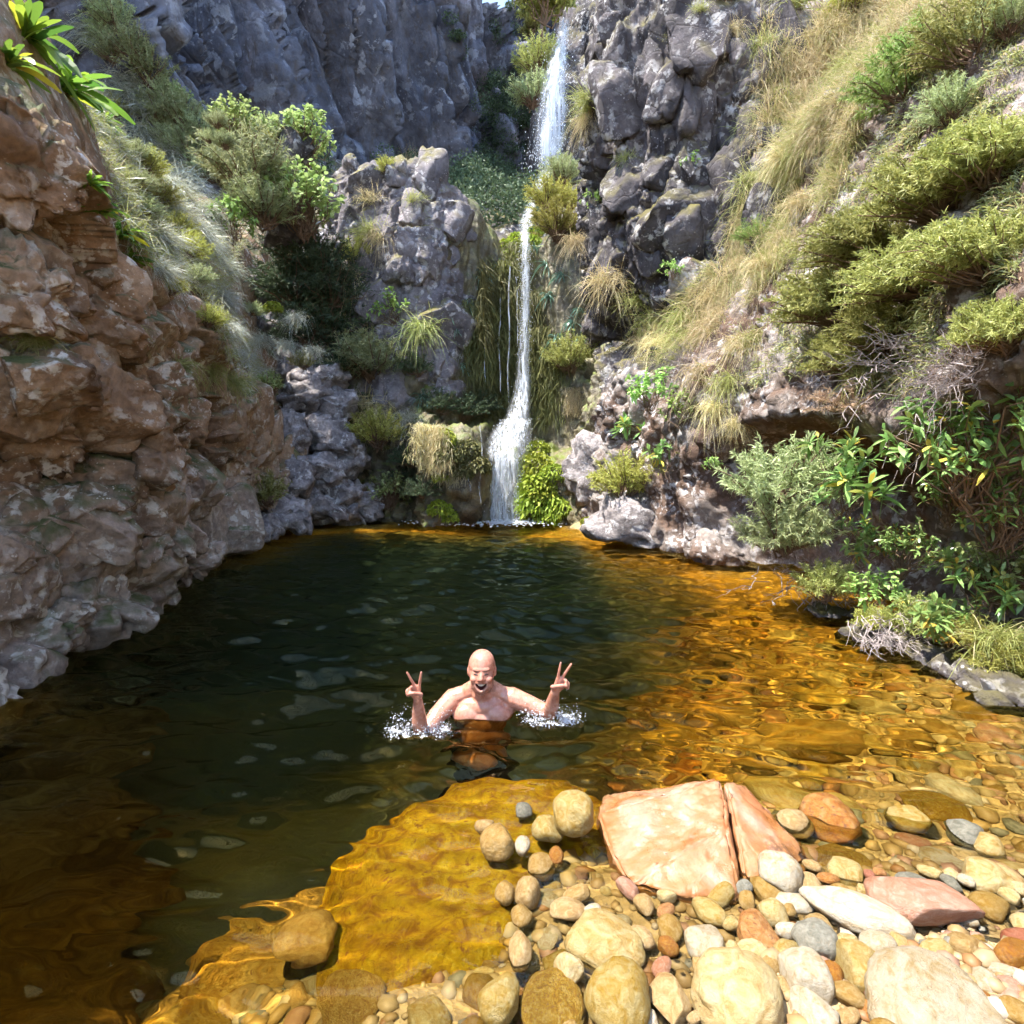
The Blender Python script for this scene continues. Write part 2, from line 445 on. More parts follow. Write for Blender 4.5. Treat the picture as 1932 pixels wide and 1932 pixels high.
def upper_cliff():
    xx = np.linspace(1.0, 26, 120); zz = np.linspace(8, 36, 140)
    X, Z = np.meshgrid(xx, zz, indexing='ij')
    top = np.interp(xx, [1.0, 1.6, 2.4, 3.2, 5, 26], [23, 27.2, 28.6, 31, 35, 44])[:, None]
    Y = 34.5 + .22 * (Z - 16) + np.clip(2.4 - X, 0, 2) * 2.2
    Zc = 8 + (Z - 8) / 28 * (top - 8)
    G = np.stack([X, Y, Zc], -1)
    G[..., 1] -= 1.2 * fbm(G * .25, 4, 85) + .8 * blocks(G, 2.2, 86, (1, 1, 1.5)) + .3 * fbm(G * 1.6, 4, 87)
    sheet('cliff_upper', G, M['crag'])
upper_cliff()
def far_cliff():
    path = np.array([(10, 57), (4, 55.5), (1.2, 54), (.4, 53), (-.2, 52.4), (-1.5, 50.5), (-5, 46), (-9, 40), (-13, 33.5), (-16, 27.5), (-18.5, 22), (-23, 16), (-32, 9)], float)
    crest = [60, 52, 48, 46, 43, 38.6, 36.0, 50, 57, 50, 38, 26, 22]
    tk = np.arange(len(path)); tt = np.concatenate([np.linspace(0, 11, 420)[:-1], np.linspace(11, 12, 20)])
    xy = resample(path, tk, tt); cr = np.interp(tt, tk, crest)
    zz = np.linspace(0, 1, 240)
    Z = 2 + zz[None] * (cr[:, None] - 2)
    tan = unit_(np.gradient(xy, axis=0)); n2 = np.stack([-tan[:, 1], tan[:, 0]], -1)      # towards the gorge
    G = np.concatenate([np.broadcast_to(xy[:, None], Z.shape + (2,)), Z[..., None]], -1).copy()
    a = math.radians(-24); rot = [[math.cos(a), 0, math.sin(a)], [0, 1, 0], [-math.sin(a), 0, math.cos(a)]]
    q = np.stack([np.broadcast_to((tt * 5.5)[:, None], Z.shape), 0 * Z, Z], -1)
    d = 2.4 * fbm(G * .07, 4, 91) + 2.4 * blocks(q, 7, 92, (.5, 1, 2.6), rot, .05) + 1.5 * blocks(q, 3.0, 93, (.5, 1, 2.6), rot, .06) + .6 * blocks(q, 1.2, 94, (.6, 1, 2.2), rot, .07) + .25 * ridged(G * .7, 4, 95) + .12 * fbm(G * 3, 3, 96)
    G[..., :2] += n2[:, None] * (d + .08 * (Z - 15))[..., None]
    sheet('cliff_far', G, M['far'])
far_cliff()

# ------------------------------------------------------------------ pool bed
BEDC = np.array([(-3.6, -1, -.2), (-2, -1, .1), (0, -2, .35), (2, -2, .5), (3.4, -1, .6), (-3.6, .8, -.7), (-2.2, .8, -.55), (-1.2, .8, -.25), (0, .8, .02), (1, 1.0, .08), (2.4, 1.0, .14), (3.4, 1, .3),
                 (-3.7, 2, -.8), (-2.6, 1.8, -.75), (-1.7, 1.8, -.75), (-1.15, 1.75, -.45), (-.75, 1.75, -.16), (-.3, 1.7, -.06), (.3, 1.7, -.03), (.8, 1.75, .02), (1.4, 1.75, .05), (2.1, 1.8, .05), (3, 2, .12),
                 (-1.6, 2.4, -1.1), (-1.1, 2.3, -.6), (-.7, 2.4, -.4), (-.3, 2.3, -.3), (.2, 2.15, -.06), (.15, 2.45, -.10), (.28, 2.68, -.14), (.6, 2.15, -.05), (1.2, 2.15, -.03), (1.8, 2.2, -.03), (2.6, 2.4, -.04), (3.3, 2.6, .1),
                 (-3.6, 3.2, -.9), (-2.4, 3.0, -1.4), (-1.3, 3.0, -1.5), (-.5, 2.9, -.8), (.1, 2.8, -.55), (.7, 2.75, -.22), (1.3, 2.7, -.13), (2, 2.8, -.12), (2.9, 3.1, -.10), (3.5, 3.4, .1),
                 (-1, 3.6, -1.5), (-.2, 3.7, -1.25), (.35, 3.5, -1.0), (.9, 3.4, -.55), (1.5, 3.4, -.32), (2.3, 3.5, -.25), (3.1, 4.0, -.2), (3.6, 4.4, -.1),
                 (-3.8, 5, -1.6), (-2, 4.8, -2.3), (0, 4.8, -2.0), (.7, 4.5, -1.2), (1.3, 4.5, -.6), (2.0, 4.6, -.45), (2.9, 5, -.4), (3.9, 6, -.2),
                 (.5, 6, -2.4), (1.4, 6, -1.3), (2.0, 6.2, -.7), (2.8, 6.4, -.5), (3.5, 6.8, -.35), (2.0, 8, -1.5), (2.7, 8.2, -.7), (3.2, 8.5, -.4),
                 (-3, 8, -3), (0, 8, -3), (-5, 9, -1.2), (-4.6, 7, -1.5), (0, 11, -2.8), (2.3, 10.5, -1.0), (3, 11.5, 0), (-5.3, 12, -.8), (-3, 12, -2.2), (-4.3, 14.5, -.25), (-3.5, 15.3, -.15), (-5.6, 14.5, .4), (-2, 15, -.6), (0, 14.5, -1.2), (1.4, 13.4, -.35), (2, 14, .2), (0, 17, 0), (-4.5, 17, .8), (2, 17, 1)])
def zbed(x, y, noise=True):
    x = np.asarray(x, float); y = np.asarray(y, float)
    sh = x.shape; x = x.ravel(); y = y.ravel()
    num = np.zeros_like(x); den = np.zeros_like(x)
    for cx, cy_, cz in BEDC:
        w = 1.0 / ((x - cx) ** 2 + (y - cy_) ** 2 + .02) ** 2
        num += w * cz; den += w
    z = num / den
    if noise:
        p = np.stack([x, y, 0 * x], -1)
        z = z + .035 * fbm(p * 1.7, 3, 101) * np.clip(-z * 6 + .4, .2, 1.4) + .012 * fbm(p * 7, 3, 102)
    return z.reshape(sh)
def gravel_mat():
    k = NT('gravel_bed'); co = k.coord('Object')
    v = k.n('TexVoronoi', Vector=co, Scale=42.0)
    c = k.ramp(k.noise(co, 2.2, 5, .6), [(.3, (.24, .16, .07)), (.5, (.34, .24, .11)), (.7, (.42, .31, .17))])
    c = k.mix(.5, c, k.ramp(k.n('SeparateColor', Color=v.outputs['Color']).outputs[0], [(0, (.45, .38, .3)), (.6, (1, 1, 1)), (1, (1.35, 1.3, 1.2))]), 'MULTIPLY')
    dk = k.ramp(k.n('Attribute', _attribute_name='depth_shade').outputs['Fac'], [(0, 0.0), (1, 1.0)])
    c = k.mix(dk, c, (.16, .17, .12))  # deep bed toned to stand in for light lost and scattered in the water
    p = k.principled(Base__Color=c, Roughness=.8, Normal=k.bump(k.math('ADD', v.outputs['Distance'], k.noise(co, 30, 5, .6)), .7, .012))
    return k.surf(p.outputs[0])
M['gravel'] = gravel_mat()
def pool_bed():
    xx = np.concatenate([np.linspace(-6.5, -2.2, 60)[:-1], np.linspace(-2.2, 2.8, 170)[:-1], np.linspace(2.8, 5.5, 50)])
    yy = np.concatenate([np.linspace(-9, .9, 30)[:-1], np.linspace(.9, 4.6, 150)[:-1], np.linspace(4.6, 18.5, 110)])
    X, Y = np.meshgrid(xx, yy, indexing='ij')
    Z = zbed(X, Y)
    G = np.stack([X, Y, Z], -1)
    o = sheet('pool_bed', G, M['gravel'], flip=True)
    a = o.data.attributes.new('depth_shade', 'FLOAT', 'POINT')
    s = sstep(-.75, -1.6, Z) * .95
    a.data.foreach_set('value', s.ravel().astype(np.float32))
    o.cycles.is_caustics_receiver = True
    BV.pop('pool_bed')
pool_bed()
def ground():
    X, Y = np.meshgrid(np.linspace(-600, 600, 60), np.linspace(-600, 600, 60), indexing='ij')
    Z = -4.5 + 0 * X
    me = new_mesh('ground', np.stack([X, Y, Z], -1).reshape(-1, 3), grid_faces(60, 60)[:, ::-1], [M['right']])
    link('ground', me)['kind'] = 'structure'
ground()
# ------------------------------------------------------------------ pool water
def water_mat():
    k = NT('tea_coloured_water')
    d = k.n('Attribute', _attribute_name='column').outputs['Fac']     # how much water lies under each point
    c = k.ramp(d, [(0.0, (.99, .97, .90)), (.05, (.985, .92, .64)), (.14, (.98, .83, .34)), (.30, (.92, .70, .22)), (.5, (.62, .50, .21)), (.75, (.37, .41, .27)), (1.0, (.28, .345, .265))])  # deep end lifted and greened in place of sunlight scattered in the water
    g = k.n('BsdfGlass', Color=c, Roughness=0.0, IOR=1.33)
    return k.surf(g.outputs[0])
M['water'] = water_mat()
MAN = (-.19, 3.72)
def water():
    xs = np.concatenate([np.linspace(-7.5, -2.8, 110)[:-1], np.linspace(-2.8, 2.8, 310)[:-1], np.linspace(2.8, 5.2, 90)])
    ys = [0.2]
    while ys[-1] < 18.2:
        ys.append(ys[-1] + max(.014, .0055 * ys[-1]))
    ys = np.array(ys)
    X, Y = np.meshgrid(xs, ys, indexing='ij')
    Z = np.zeros_like(X)
    g = np.random.default_rng(5)
    # wind and splash ripples travel away from the falls; calmer close to the camera and at the left
    calm = .70 + .30 * sstep(2.2, 5.0, Y)
    depth = np.clip(-zbed(X, Y, False), 0, 3)
    deep = sstep(.25, 1.0, depth)
    for k in range(64):
        lam = .085 * (.75 / .085) ** g.uniform(0, 1)
        a = math.radians(-90) + g.normal(0, .42)
        ph = g.uniform(0, 6.28)
        amp = .0100 * lam ** 1.02 * g.uniform(.5, 1.3)
        Z += amp * (1 if lam < .28 else .35 + .65 * deep) * np.sin(2 * np.pi / lam * (X * math.cos(a) + Y * math.sin(a)) + ph + 1.5 * np.sin(X * g.uniform(.4, 1.4) + Y * g.uniform(.3, .9)))
    Z *= calm
    def ring(cx, cy_, lam, amp, reach, start=.05):
        r = np.hypot(X - cx, Y - cy_)
        return amp * np.sin(2 * np.pi * r / lam) * np.exp(-r / reach) * sstep(0, start, r)
    Z += ring(-.3, 15.3, .55, .05, 1.6, .3) + ring(-.35, 15.2, .23, .02, 1.2, .3)
    Z += ring(-.55, 3.5, .10, .007, .30) + ring(.22, 3.6, .10, .007, .30) + ring(-.19, 3.7, .16, .005, .5, .2)
    for cx, cy_ in ((-.56, 3.50), (.26, 3.64)):
        r2 = (X - cx) ** 2 + (Y - cy_) ** 2
        Z += .020 * fbm(np.stack([X * 16, Y * 16, 0 * X], -1), 2, 77) * np.exp(-r2 / .028)
    Z += .013 * np.exp(-((X + 1.50) / .055) ** 2 - ((Y - 2.50) / .030) ** 2)
    edge = sstep(0, .10, depth)
    Z *= .25 + .75 * edge
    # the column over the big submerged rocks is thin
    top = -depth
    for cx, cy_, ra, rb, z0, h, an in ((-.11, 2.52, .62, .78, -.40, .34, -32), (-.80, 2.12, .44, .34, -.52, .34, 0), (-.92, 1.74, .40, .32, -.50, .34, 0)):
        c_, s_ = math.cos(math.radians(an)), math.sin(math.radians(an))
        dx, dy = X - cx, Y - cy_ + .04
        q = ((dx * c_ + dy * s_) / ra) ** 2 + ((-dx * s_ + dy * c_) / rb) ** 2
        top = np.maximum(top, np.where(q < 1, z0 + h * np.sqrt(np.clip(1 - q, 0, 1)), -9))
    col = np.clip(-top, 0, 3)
    G = np.stack([X, Y, Z], -1)
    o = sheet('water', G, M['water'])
    BV.pop('water')
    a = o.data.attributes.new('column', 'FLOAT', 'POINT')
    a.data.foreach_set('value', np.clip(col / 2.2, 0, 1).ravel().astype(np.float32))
    o.cycles.is_caustics_caster = True
    return o
water()
# ------------------------------------------------------------------ stones in and beside the pool
def stone_mat(name, a, b, c, rough=.6, spots=None, bump=.45, veins=.3, fs=1.0):
    k = NT(name)
    oi = k.n('ObjectInfo')
    co = k.n('VectorMath', _operation='ADD', i0=k.coord('Object'), i1=k.n('VectorMath', _operation='SCALE', i0=oi.outputs['Location']).outputs[0]).outputs[0]
    k.t.nodes[-1]
    n1 = k.noise(co, 2.4 * fs, 6, .62, 1.0)
    col = k.ramp(n1, [(.36, a), (.52, b), (.64, c)])
    f = k.noise(co, 16 * fs, 7, .75)
    col = k.mix(.55, col, k.ramp(f, [(.3, (.68, .66, .62)), (.52, (1, 1, 1)), (.75, (1.18, 1.16, 1.12))]), 'MULTIPLY')
    hv = k.n('HueSaturation', Color=col, Value=k.math('MULTIPLY_ADD', oi.outputs['Random'], .4, .78), Saturation=k.math('MULTIPLY_ADD', oi.outputs['Random'], -.3, 1.3))
    col = hv.outputs[0]
    vein = k.ramp(k.noise(co, 1.3, 4, .55, 1.6), [(.485, 1.0), (.5, 0.0), (.515, 1.0)])
    col = k.mix(k.math('MULTIPLY', k.math('SUBTRACT', 1.0, vein), veins), col, (.25, .17, .10))
    if spots:
        col = k.mix(k.ramp(k.noise(co, 6 * fs, 5, .65), [(.56, 0.0), (.66, 1.0)]), col, spots)
    p = k.principled(Base__Color=col, Roughness=rough, Normal=k.bump(k.math('ADD', k.noise(co, 5 * fs, 9, .72), k.math('MULTIPLY', vein, veins)), bump, .06))
    p.inputs['Specular IOR Level'].default_value = .4
    return k.surf(p.outputs[0])
SM = {'cream': stone_mat('cream_sandstone', (.238, .154, .053), (.299, .229, .110), (.334, .277, .154)),
      'tan': stone_mat('tan_sandstone', (.194, .114, .040), (.255, .172, .075), (.290, .211, .110)),
      'white': stone_mat('white_quartzite', (.264, .198, .114), (.334, .290, .216), (.361, .326, .260)),
      'orange': stone_mat('orange_sandstone', (.176, .066, .019), (.246, .119, .040), (.273, .158, .070), .6, (.132, .053, .022)),
      'pink': stone_mat('pink_sandstone', (.238, .114, .070), (.282, .158, .110), (.317, .220, .167)),
      'grey': stone_mat('grey_stone', (.097, .092, .070), (.158, .150, .119), (.211, .198, .158)),
      'golden': stone_mat('rough_golden_rock', (.34, .18, .04), (.46, .29, .08), (.54, .38, .14), .75, (.28, .13, .035), 1.0, 0.0, 2.5),
      'crumbly': stone_mat('crumbly_golden_rock', (.36, .17, .025), (.62, .41, .09), (.74, .57, .19), .8, (.28, .12, .02), 1.0, 0.0, 4.5),
      'brown': stone_mat('brown_bed_rock', (.13, .085, .04), (.24, .165, .085), (.34, .25, .13), .8, None, .8, 0.0),
      'red': stone_mat('brick_red_stone', (.150, .048, .026), (.202, .079, .048), (.246, .114, .075))}
def ico(sub):
    bm = bmesh.new(); bmesh.ops.create_icosphere(bm, subdivisions=sub, radius=1.0)
    v = np.array([x.co[:] for x in bm.verts]); f = np.array([[y.index for y in x.verts] for x in bm.faces]); bm.free()
    return v, f
ICO = {s: ico(s) for s in (1, 2, 3, 4, 5)}
def stone_shape(seed, sub=3, angular=0.0, rough=.03):
    v, f = ICO[sub]
    g = np.random.default_rng(seed)
    e = g.uniform(1.8, 2.35)
    s = (np.abs(v) ** e).sum(1) ** (-1 / e)
    q = v * s[:, None]
    q = q * (1 + .22 * fbm(v * .9 + seed * 7.1, 2, seed) + .07 * fbm(v * 2.3 + seed, 3, seed + 3) + rough * fbm(v * 7, 3, seed + 5))[:, None]
    for _ in range(int(g.integers(1, 3) + angular * 9)):       # worn or broken facets
        d = g.normal(size=3); d /= np.linalg.norm(d)
        lim = g.uniform(.62, .85) - .12 * angular
        h = q @ d
        q = q - np.where(h > lim, (h - lim) * (.8 + .15 * angular), 0)[:, None] * d
    return q, f
STM = {}
def stone_mesh(seed, col, sub=3, angular=0.0, rough=.03):
    key = (seed, col, sub, angular)
    if key not in STM:
        q, f = stone_shape(seed, sub, angular, rough)
        STM[key] = new_mesh('river_stone', q, f, [SM[col]])
    return STM[key]
PLACED = []
def bed1(x, y):
    return float(zbed(np.array([x]), np.array([y]))[0])
def put_stone(name, u, v, w, h, rot, col, label, seed, group=None, sub=4, angular=0.0, lift=.35, flat=.62, z0=None, cat='stone', rough=.03, yaw_only=True):
    zs = .03 if z0 is None else z0
    c = PW(u, v, zs); y = c.y
    th = math.atan2(v - HOR, FPX)
    a = w / FPX * y * .5
    hv = h / FPX * y * .5 / math.cos(th)
    zr = min(a, hv) * flat
    b = math.sqrt(max(hv ** 2 - (zr * math.cos(th)) ** 2, (.35 * hv) ** 2)) / math.sin(th)
    b = min(b, a * max(1.15, 1.1 * h / w))
    zr = zr * 1.15
    a *= .90; b *= .90; zr *= .90
    if -.03 < zs + zr < .03: zs = (.034 if zs > -.045 else -.036) - zr
    zb = bed1(c.x, c.y)
    if zs - zr > zb - .01:                      # rest on the bed
        top = zs + zr; zr = min((top - zb + .02) * .5, .85 * min(a, b)); zs = top - zr
    o = link(name, stone_mesh(seed, col, sub, angular, rough), None, (c.x, c.y, zs), (R.uniform(-.1, .1), R.uniform(-.1, .1), math.radians(-rot)), (a, b, zr), True)
    tag(o, label, cat, group)
    PLACED.append((c.x, c.y, math.sqrt(a * b) * .8))
    return o
HS = [(1083, 1532, 88, 90, 0, 'cream', 'large rounded cream stone on top of the pebbles left of the pink split rock', 0, .10),
      (940, 1585, 76, 58, 10, 'tan', 'rounded tan stone at the left edge of the pebble pile on the golden boulder', 0, .03),
      (986, 1595, 34, 50, 0, 'white', 'small white bean-shaped stone between two tan stones on the golden boulder', 0, .03),
      (1033, 1562, 62, 50, -35, 'cream', 'flat cream stone leaning against the large rounded cream stone', .3, .03),
      (987, 1529, 37, 33, 0, 'grey', 'small grey-green pebble lying alone on the golden submerged boulder', 0, .0),
      (917, 1559, 46, 24, 5, 'tan', 'small flat tan stone behind the rounded tan stone on the golden boulder', 0, .0),
      (1022, 1629, 58, 36, 15, 'tan', 'oval tan pebble below the white bean-shaped stone', 0, .01),
      (952, 1685, 42, 52, 0, 'tan', 'left of two touching tan stones beside the golden boulder edge', 0, .0),
      (996, 1684, 60, 62, 0, 'tan', 'right and rounder of two touching tan stones beside the golden boulder', 0, .01),
      (1049, 1613, 34, 38, 0, 'orange', 'small orange-brown pebble amid cream pebbles below the large cream stone', 0, .02),
      (1140, 1767, 165, 78, 38, 'cream', 'long cream stone lying diagonally below the pink split rock', 0, .02),
      (982, 1797, 52, 100, 0, 'tan', 'tall pear-shaped yellow stone in shallow water below the two tan stones', 0, .0),
      (983, 1735, 46, 50, 0, 'tan', 'short tan stone touching the top of the pear-shaped stone', 0, -.01),
      (1072, 1830, 80, 48, -10, 'cream', 'angular wedge of cream stone below the long diagonal cream stone', .8, .01),
      (940, 1886, 88, 84, 0, 'cream', 'rounded cream boulder at the bottom edge left of the rough golden stone', 0, .02),
      (1165, 1887, 136, 106, 5, 'cream', 'smooth cream boulder at the bottom edge between golden stone and tan slab', 0, .04),
      (1268, 1895, 100, 92, 0, 'tan', 'flat tan slab wedged between two big cream boulders at the bottom edge', .7, .01),
      (1386, 1872, 188, 126, 8, 'cream', 'biggest cream boulder with a brown stain at the bottom edge', 0, .05),
      (1520, 1845, 106, 84, 20, 'white', 'whitish rounded stone right of the biggest cream boulder', .2, .04),
      (1622, 1826, 102, 72, 22, 'cream', 'cream oval stone above the large pale boulder at lower right', 0, .03),
      (1328, 1771, 72, 90, 10, 'white', 'upright pale angular stone above the biggest cream boulder', .7, .03),
      (1765, 1915, 250, 150, 22, 'white', 'large pale boulder with a grey rim at the lower right edge', .2, .05),
      (1538, 1915, 96, 86, 0, 'white', 'white blocky stone at the bottom edge under the whitish rounded stone', .5, .03),
      (1436, 1760, 92, 62, 20, 'orange', 'flat orange sandstone right of the upright pale stone', .5, .01),
      (1537, 1770, 90, 52, 22, 'grey', 'grey streaked oval stone below the long purple-white stone', 0, .03),
      (1470, 1641, 84, 52, 32, 'white', 'striped grey-white stone at the foot of the pink split rock', .3, .05),
      (1618, 1710, 225, 58, 31, 'white', 'long purple-white stone like driftwood beside the orange slab', .3, .05),
      (1738, 1694, 215, 88, 26, 'pink', 'large pinkish-orange slab half in the water at the right', .6, .05),
      (1660, 1781, 74, 42, 15, 'white', 'small white oval stone right of the grey streaked stone', 0, .03),
      (1725, 1822, 80, 50, 28, 'pink', 'pinkish tapered stone above the large pale boulder', .3, .03),
      (1860, 1655, 98, 54, 20, 'cream', 'pale yellow oval stone in the shallows near the right edge', 0, .01),
      (1820, 1575, 72, 46, 35, 'grey', 'grey-green oval stone in the shallows near the right edge', 0, -.02),
      (1865, 1600, 62, 46, 35, 'cream', 'cream stone touching the grey-green oval stone at right', 0, -.02),
      (1568, 1541, 118, 64, 5, 'orange', 'rusty brown domed stone in the water right of the pink split rock', 0, -.01),
      (1497, 1556, 72, 48, 10, 'tan', 'tan stone between pink split rock and the rusty domed stone', 0, -.02),
      (1710, 1551, 84, 42, 10, 'cream', 'cream oblong stone right of the rusty domed stone', 0, -.03),
      (1590, 1622, 130, 62, 10, 'golden', 'flat golden submerged slab behind the long purple-white stone', .5, -.05),
      (1765, 1530, 110, 60, 20, 'golden', 'golden domed stone under shallow water near the right edge', 0, -.06),
      (1655, 1432, 72, 34, 5, 'cream', 'bright yellow flat stone under the rippled water behind the rusty domed stone', 0, -.16),
      (577, 1766, 128, 84, -18, 'tan', 'single big tan stone casting a dark shadow on the submerged ledge at left', 0, -.06),
      (1040, 1905, 150, 110, 0, 'golden', 'rough golden submerged stone at the bottom edge', 0, -.02),
      (1262, 1620, 10, 10, 0, 'tan', None, 0, 0),
      (1855, 1858, 70, 52, 25, 'white', 'small white oval stone right of the pinkish tapered stone', 0, .03),
      (1905, 1880, 78, 70, 30, 'pink', 'pale pink blocky stone at the lower right corner', .5, .03),
      (1460, 1720, 60, 44, 10, 'cream', 'pale flat stone left of the long purple-white stone', 0, .02),
      (1445, 1680, 95, 70, 0, 'tan', 'tan stone with ripple marks under a film of water below the pink split rock', .5, -.02),
      (1215, 1708, 42, 40, 0, 'tan', 'small tan pebble just below the left corner of the pink split rock', .3, .01),
      (665, 1890, 150, 110, -10, 'golden', 'yellow submerged slab at the bottom edge below the big tan stone', .4, -.06)]
for i, (u, v, w, h, rot, col, lab, ang, z0) in enumerate(HS):
    if lab is None: continue
    put_stone('river_stone' if w < 100 else 'boulder', u, v, w, h, rot, col, lab, 100 + i, 'individual stones of the foreground bank', 4 if w > 64 else 3, ang, z0=z0, flat=.66 if w < 150 else .55, cat='stone' if w < 100 else 'boulder')

# angular rocks made from chosen corner points
def hull_rock(name, pts, mat, cuts=5, amp=.012, seed=0, bevel=.015):
    bm = bmesh.new()
    for p in pts: bm.verts.new(p)
    r = bmesh.ops.convex_hull(bm, input=bm.verts)
    bmesh.ops.delete(bm, geom=[g for g in r['geom_interior'] if isinstance(g, bmesh.types.BMVert)], context='VERTS')
    bmesh.ops.dissolve_limit(bm, angle_limit=.06, verts=bm.verts, edges=bm.edges)
    bmesh.ops.bevel(bm, geom=list(bm.edges), offset=bevel, segments=2, affect='EDGES', clamp_overlap=True)
    bmesh.ops.triangulate(bm, faces=bm.faces)
    for _ in range(cuts):
        es = [e for e in bm.edges if e.calc_length() > .03]
        if not es or len(bm.verts) > 9000: break
        bmesh.ops.subdivide_edges(bm, edges=es, cuts=1)
        bmesh.ops.triangulate(bm, faces=bm.faces)
    bm.normal_update()
    v = np.array([x.co[:] for x in bm.verts]); n = np.array([x.normal[:] for x in bm.verts]); f = np.array([[y.index for y in x.verts] for x in bm.faces])
    bm.free()
    v = v + n * (amp * (fbm(v * 9, 4, seed) + .9 * blocks(v, .12, seed + 2, crack=.08) * .6 + .3 * ridged(v * 26, 3, seed + 4)))[:, None]
    return new_mesh(name, v, f, [mat])
def split_mat():
    k = NT('pink_split_sandstone'); co = k.coord('Object')
    c = k.ramp(k.noise(co, 5, 6, .6, 1.0), [(.3, (.25,.085,.025)), (.45, (.32,.145,.065)), (.58, (.35,.20,.13)), (.72, (.38,.27,.20))])
    sx = k.n('SeparateXYZ', Vector=co)
    low = k.ramp(k.math('ADD', sx.outputs['Z'], k.math('MULTIPLY', k.noise(co, 11, 4, .6), .08)), [(.03, 1.0), (.12, 0.0)])
    c = k.mix(k.math('MULTIPLY', low, .85), c, (.26, .11, .025))
    d = k.n('VectorMath', _operation='DISTANCE', i0=co, i1=(1.12, 2.34, .10)).outputs['Value']
    blk = k.math('MULTIPLY', k.ramp(d, [(.05, 1.0), (.16, 0.0)]), k.ramp(k.noise(co, 30, 5, .7), [(.42, 0.0), (.52, 1.0)]))
    c = k.mix(blk, c, (.02, .018, .018))
    c = k.mix(.5, c, k.ramp(k.noise(co, 40, 6, .7), [(.3, (.7, .66, .64)), (.7, (1.15, 1.12, 1.1))]), 'MULTIPLY')
    wet = k.ramp(k.noise(co, 6, 4, .6), [(.4, .14), (.58, .55)])
    p = k.principled(Base__Color=c, Roughness=wet, Normal=k.bump(k.noise(co, 24, 8, .7), .5, .012))
    return k.surf(p.outputs[0])
M['split'] = split_mat()
def pink_rock():
    e = link('split_boulder', None, None, (.8, 2.45, 0))
    tag(e, 'large wet pink sandstone boulder split by a dark crack, rising from the shallows', 'boulder')
    e.matrix_world  # origin at the base
    A = [P(1128, 1535, 2.62), P(1140, 1505, 2.85), P(1290, 1482, 2.85), P(1358, 1471, 2.66), P(1372, 1560, 2.40), P(1396, 1668, 2.235), P(1392, 1692, 2.19), P(1300, 1696, 2.18), P(1190, 1672, 2.24), P(1150, 1602, 2.42)]
    A += [Vector((.4, 2.8, -.25)), Vector((.95, 2.85, -.25)), Vector((.83, 2.2, -.25)), Vector((.46, 2.3, -.25))]
    B = [P(1368, 1474, 2.70), P(1405, 1478, 2.76), P(1445, 1532, 2.62), P(1508, 1590, 2.5), P(1524, 1632, 2.40), P(1515, 1648, 2.34), P(1455, 1650, 2.3), P(1408, 1682, 2.25), P(1388, 1560, 2.45)]
    B += [Vector((.95, 2.85, -.25)), Vector((1.2, 2.6, -.25)), Vector((.89, 2.26, -.25)), Vector((1.18, 2.35, -.25))]
    for pts, s in ((A, 1), (B, 2)):
        o = link('rock_half', hull_rock('rock_half', pts, M['split'], 6, .014, s, .012), e, (0, 0, 0), recv=True)
        o.matrix_parent_inverse = Matrix.Translation((-.8, -2.45, 0))
    for q in [(.5, 2.45, .2), (.8, 2.5, .3), (1.1, 2.5, .2)]: PLACED.append(q)
pink_rock()
def big_golden():
    v, f = ICO[5]
    q = v * (np.abs(v) ** 2.6).sum(1)[:, None] ** (-1 / 2.6)
    d = fbm(v * 1.6 + 4, 4, 301)
    q = q * (1 + .22 * d + .05 * ridged(v * 5, 4, 302) + .02 * fbm(v * 18, 3, 303))[:, None]
    q = q * (1 + .035 * ridged(v * 9, 4, 304) + .02 * fbm(v * 30, 3, 305))[:, None]
    q = q * np.array([.56, .71, .34])
    q[:, 2] = np.where(q[:, 2] > .30, .30 + (q[:, 2] - .30) * .4, q[:, 2])
    ang = math.radians(-32); c, s = math.cos(ang), math.sin(ang)
    q = np.stack([q[:, 0] * c - q[:, 1] * s, q[:, 0] * s + q[:, 1] * c, q[:, 2]], -1)
    o = link('boulder', new_mesh('boulder', q, f, [SM['crumbly']]), None, (-.11, 2.52, -.39), recv=True)
    tag(o, 'broad rough golden boulder just under the water in front of the bather', 'boulder')
    # ledge of bed rock left of it
    led = [(-.80, 2.12, .40, .30, -.52, 'golden', 'ribbed golden ledge under the water left of the broad golden boulder'),
           (-.92, 1.74, .36, .28, -.50, 'golden', 'lower golden ledge under the water at the lower left'),
           (-1.75, 2.1, .50, .42, -.70, 'brown', 'dim brown boulder under dark water at the lower left edge'),
           (-2.15, 2.75, .55, .5, -.85, 'brown', 'brown boulder under dark water below the left cliff'),
           (-2.6, 3.3, .5, .6, -.75, 'brown', 'flat brown block under dark water at the left edge'),
           (-1.75, 1.6, .36, .3, -.62, 'brown', 'smaller brown boulder under dark water in the lower left corner'),
           (-2.55, 2.25, .5, .4, -.70, 'brown', 'brown slab under dark water at the far left edge'),
           (-3.0, 4.2, .6, .7, -.9, 'brown', 'large block under dark water at the foot of the left cliff')]
    for i, (x, y, a, b, z, col, lab) in enumerate(led):
        o = link('boulder', stone_mesh(400 + i, col, 5, .5, .06), None, (x, y, z), (R.uniform(-.15, .15), R.uniform(-.15, .15), R.uniform(-.8, .8)), (a, b, .34), True)
        tag(o, lab, 'boulder', 'boulders under the water')
    for q in [(-.2, 2.55, .4), (-.35, 2.3, .35), (-.05, 2.8, .4)]: PLACED.append(q)
big_golden()

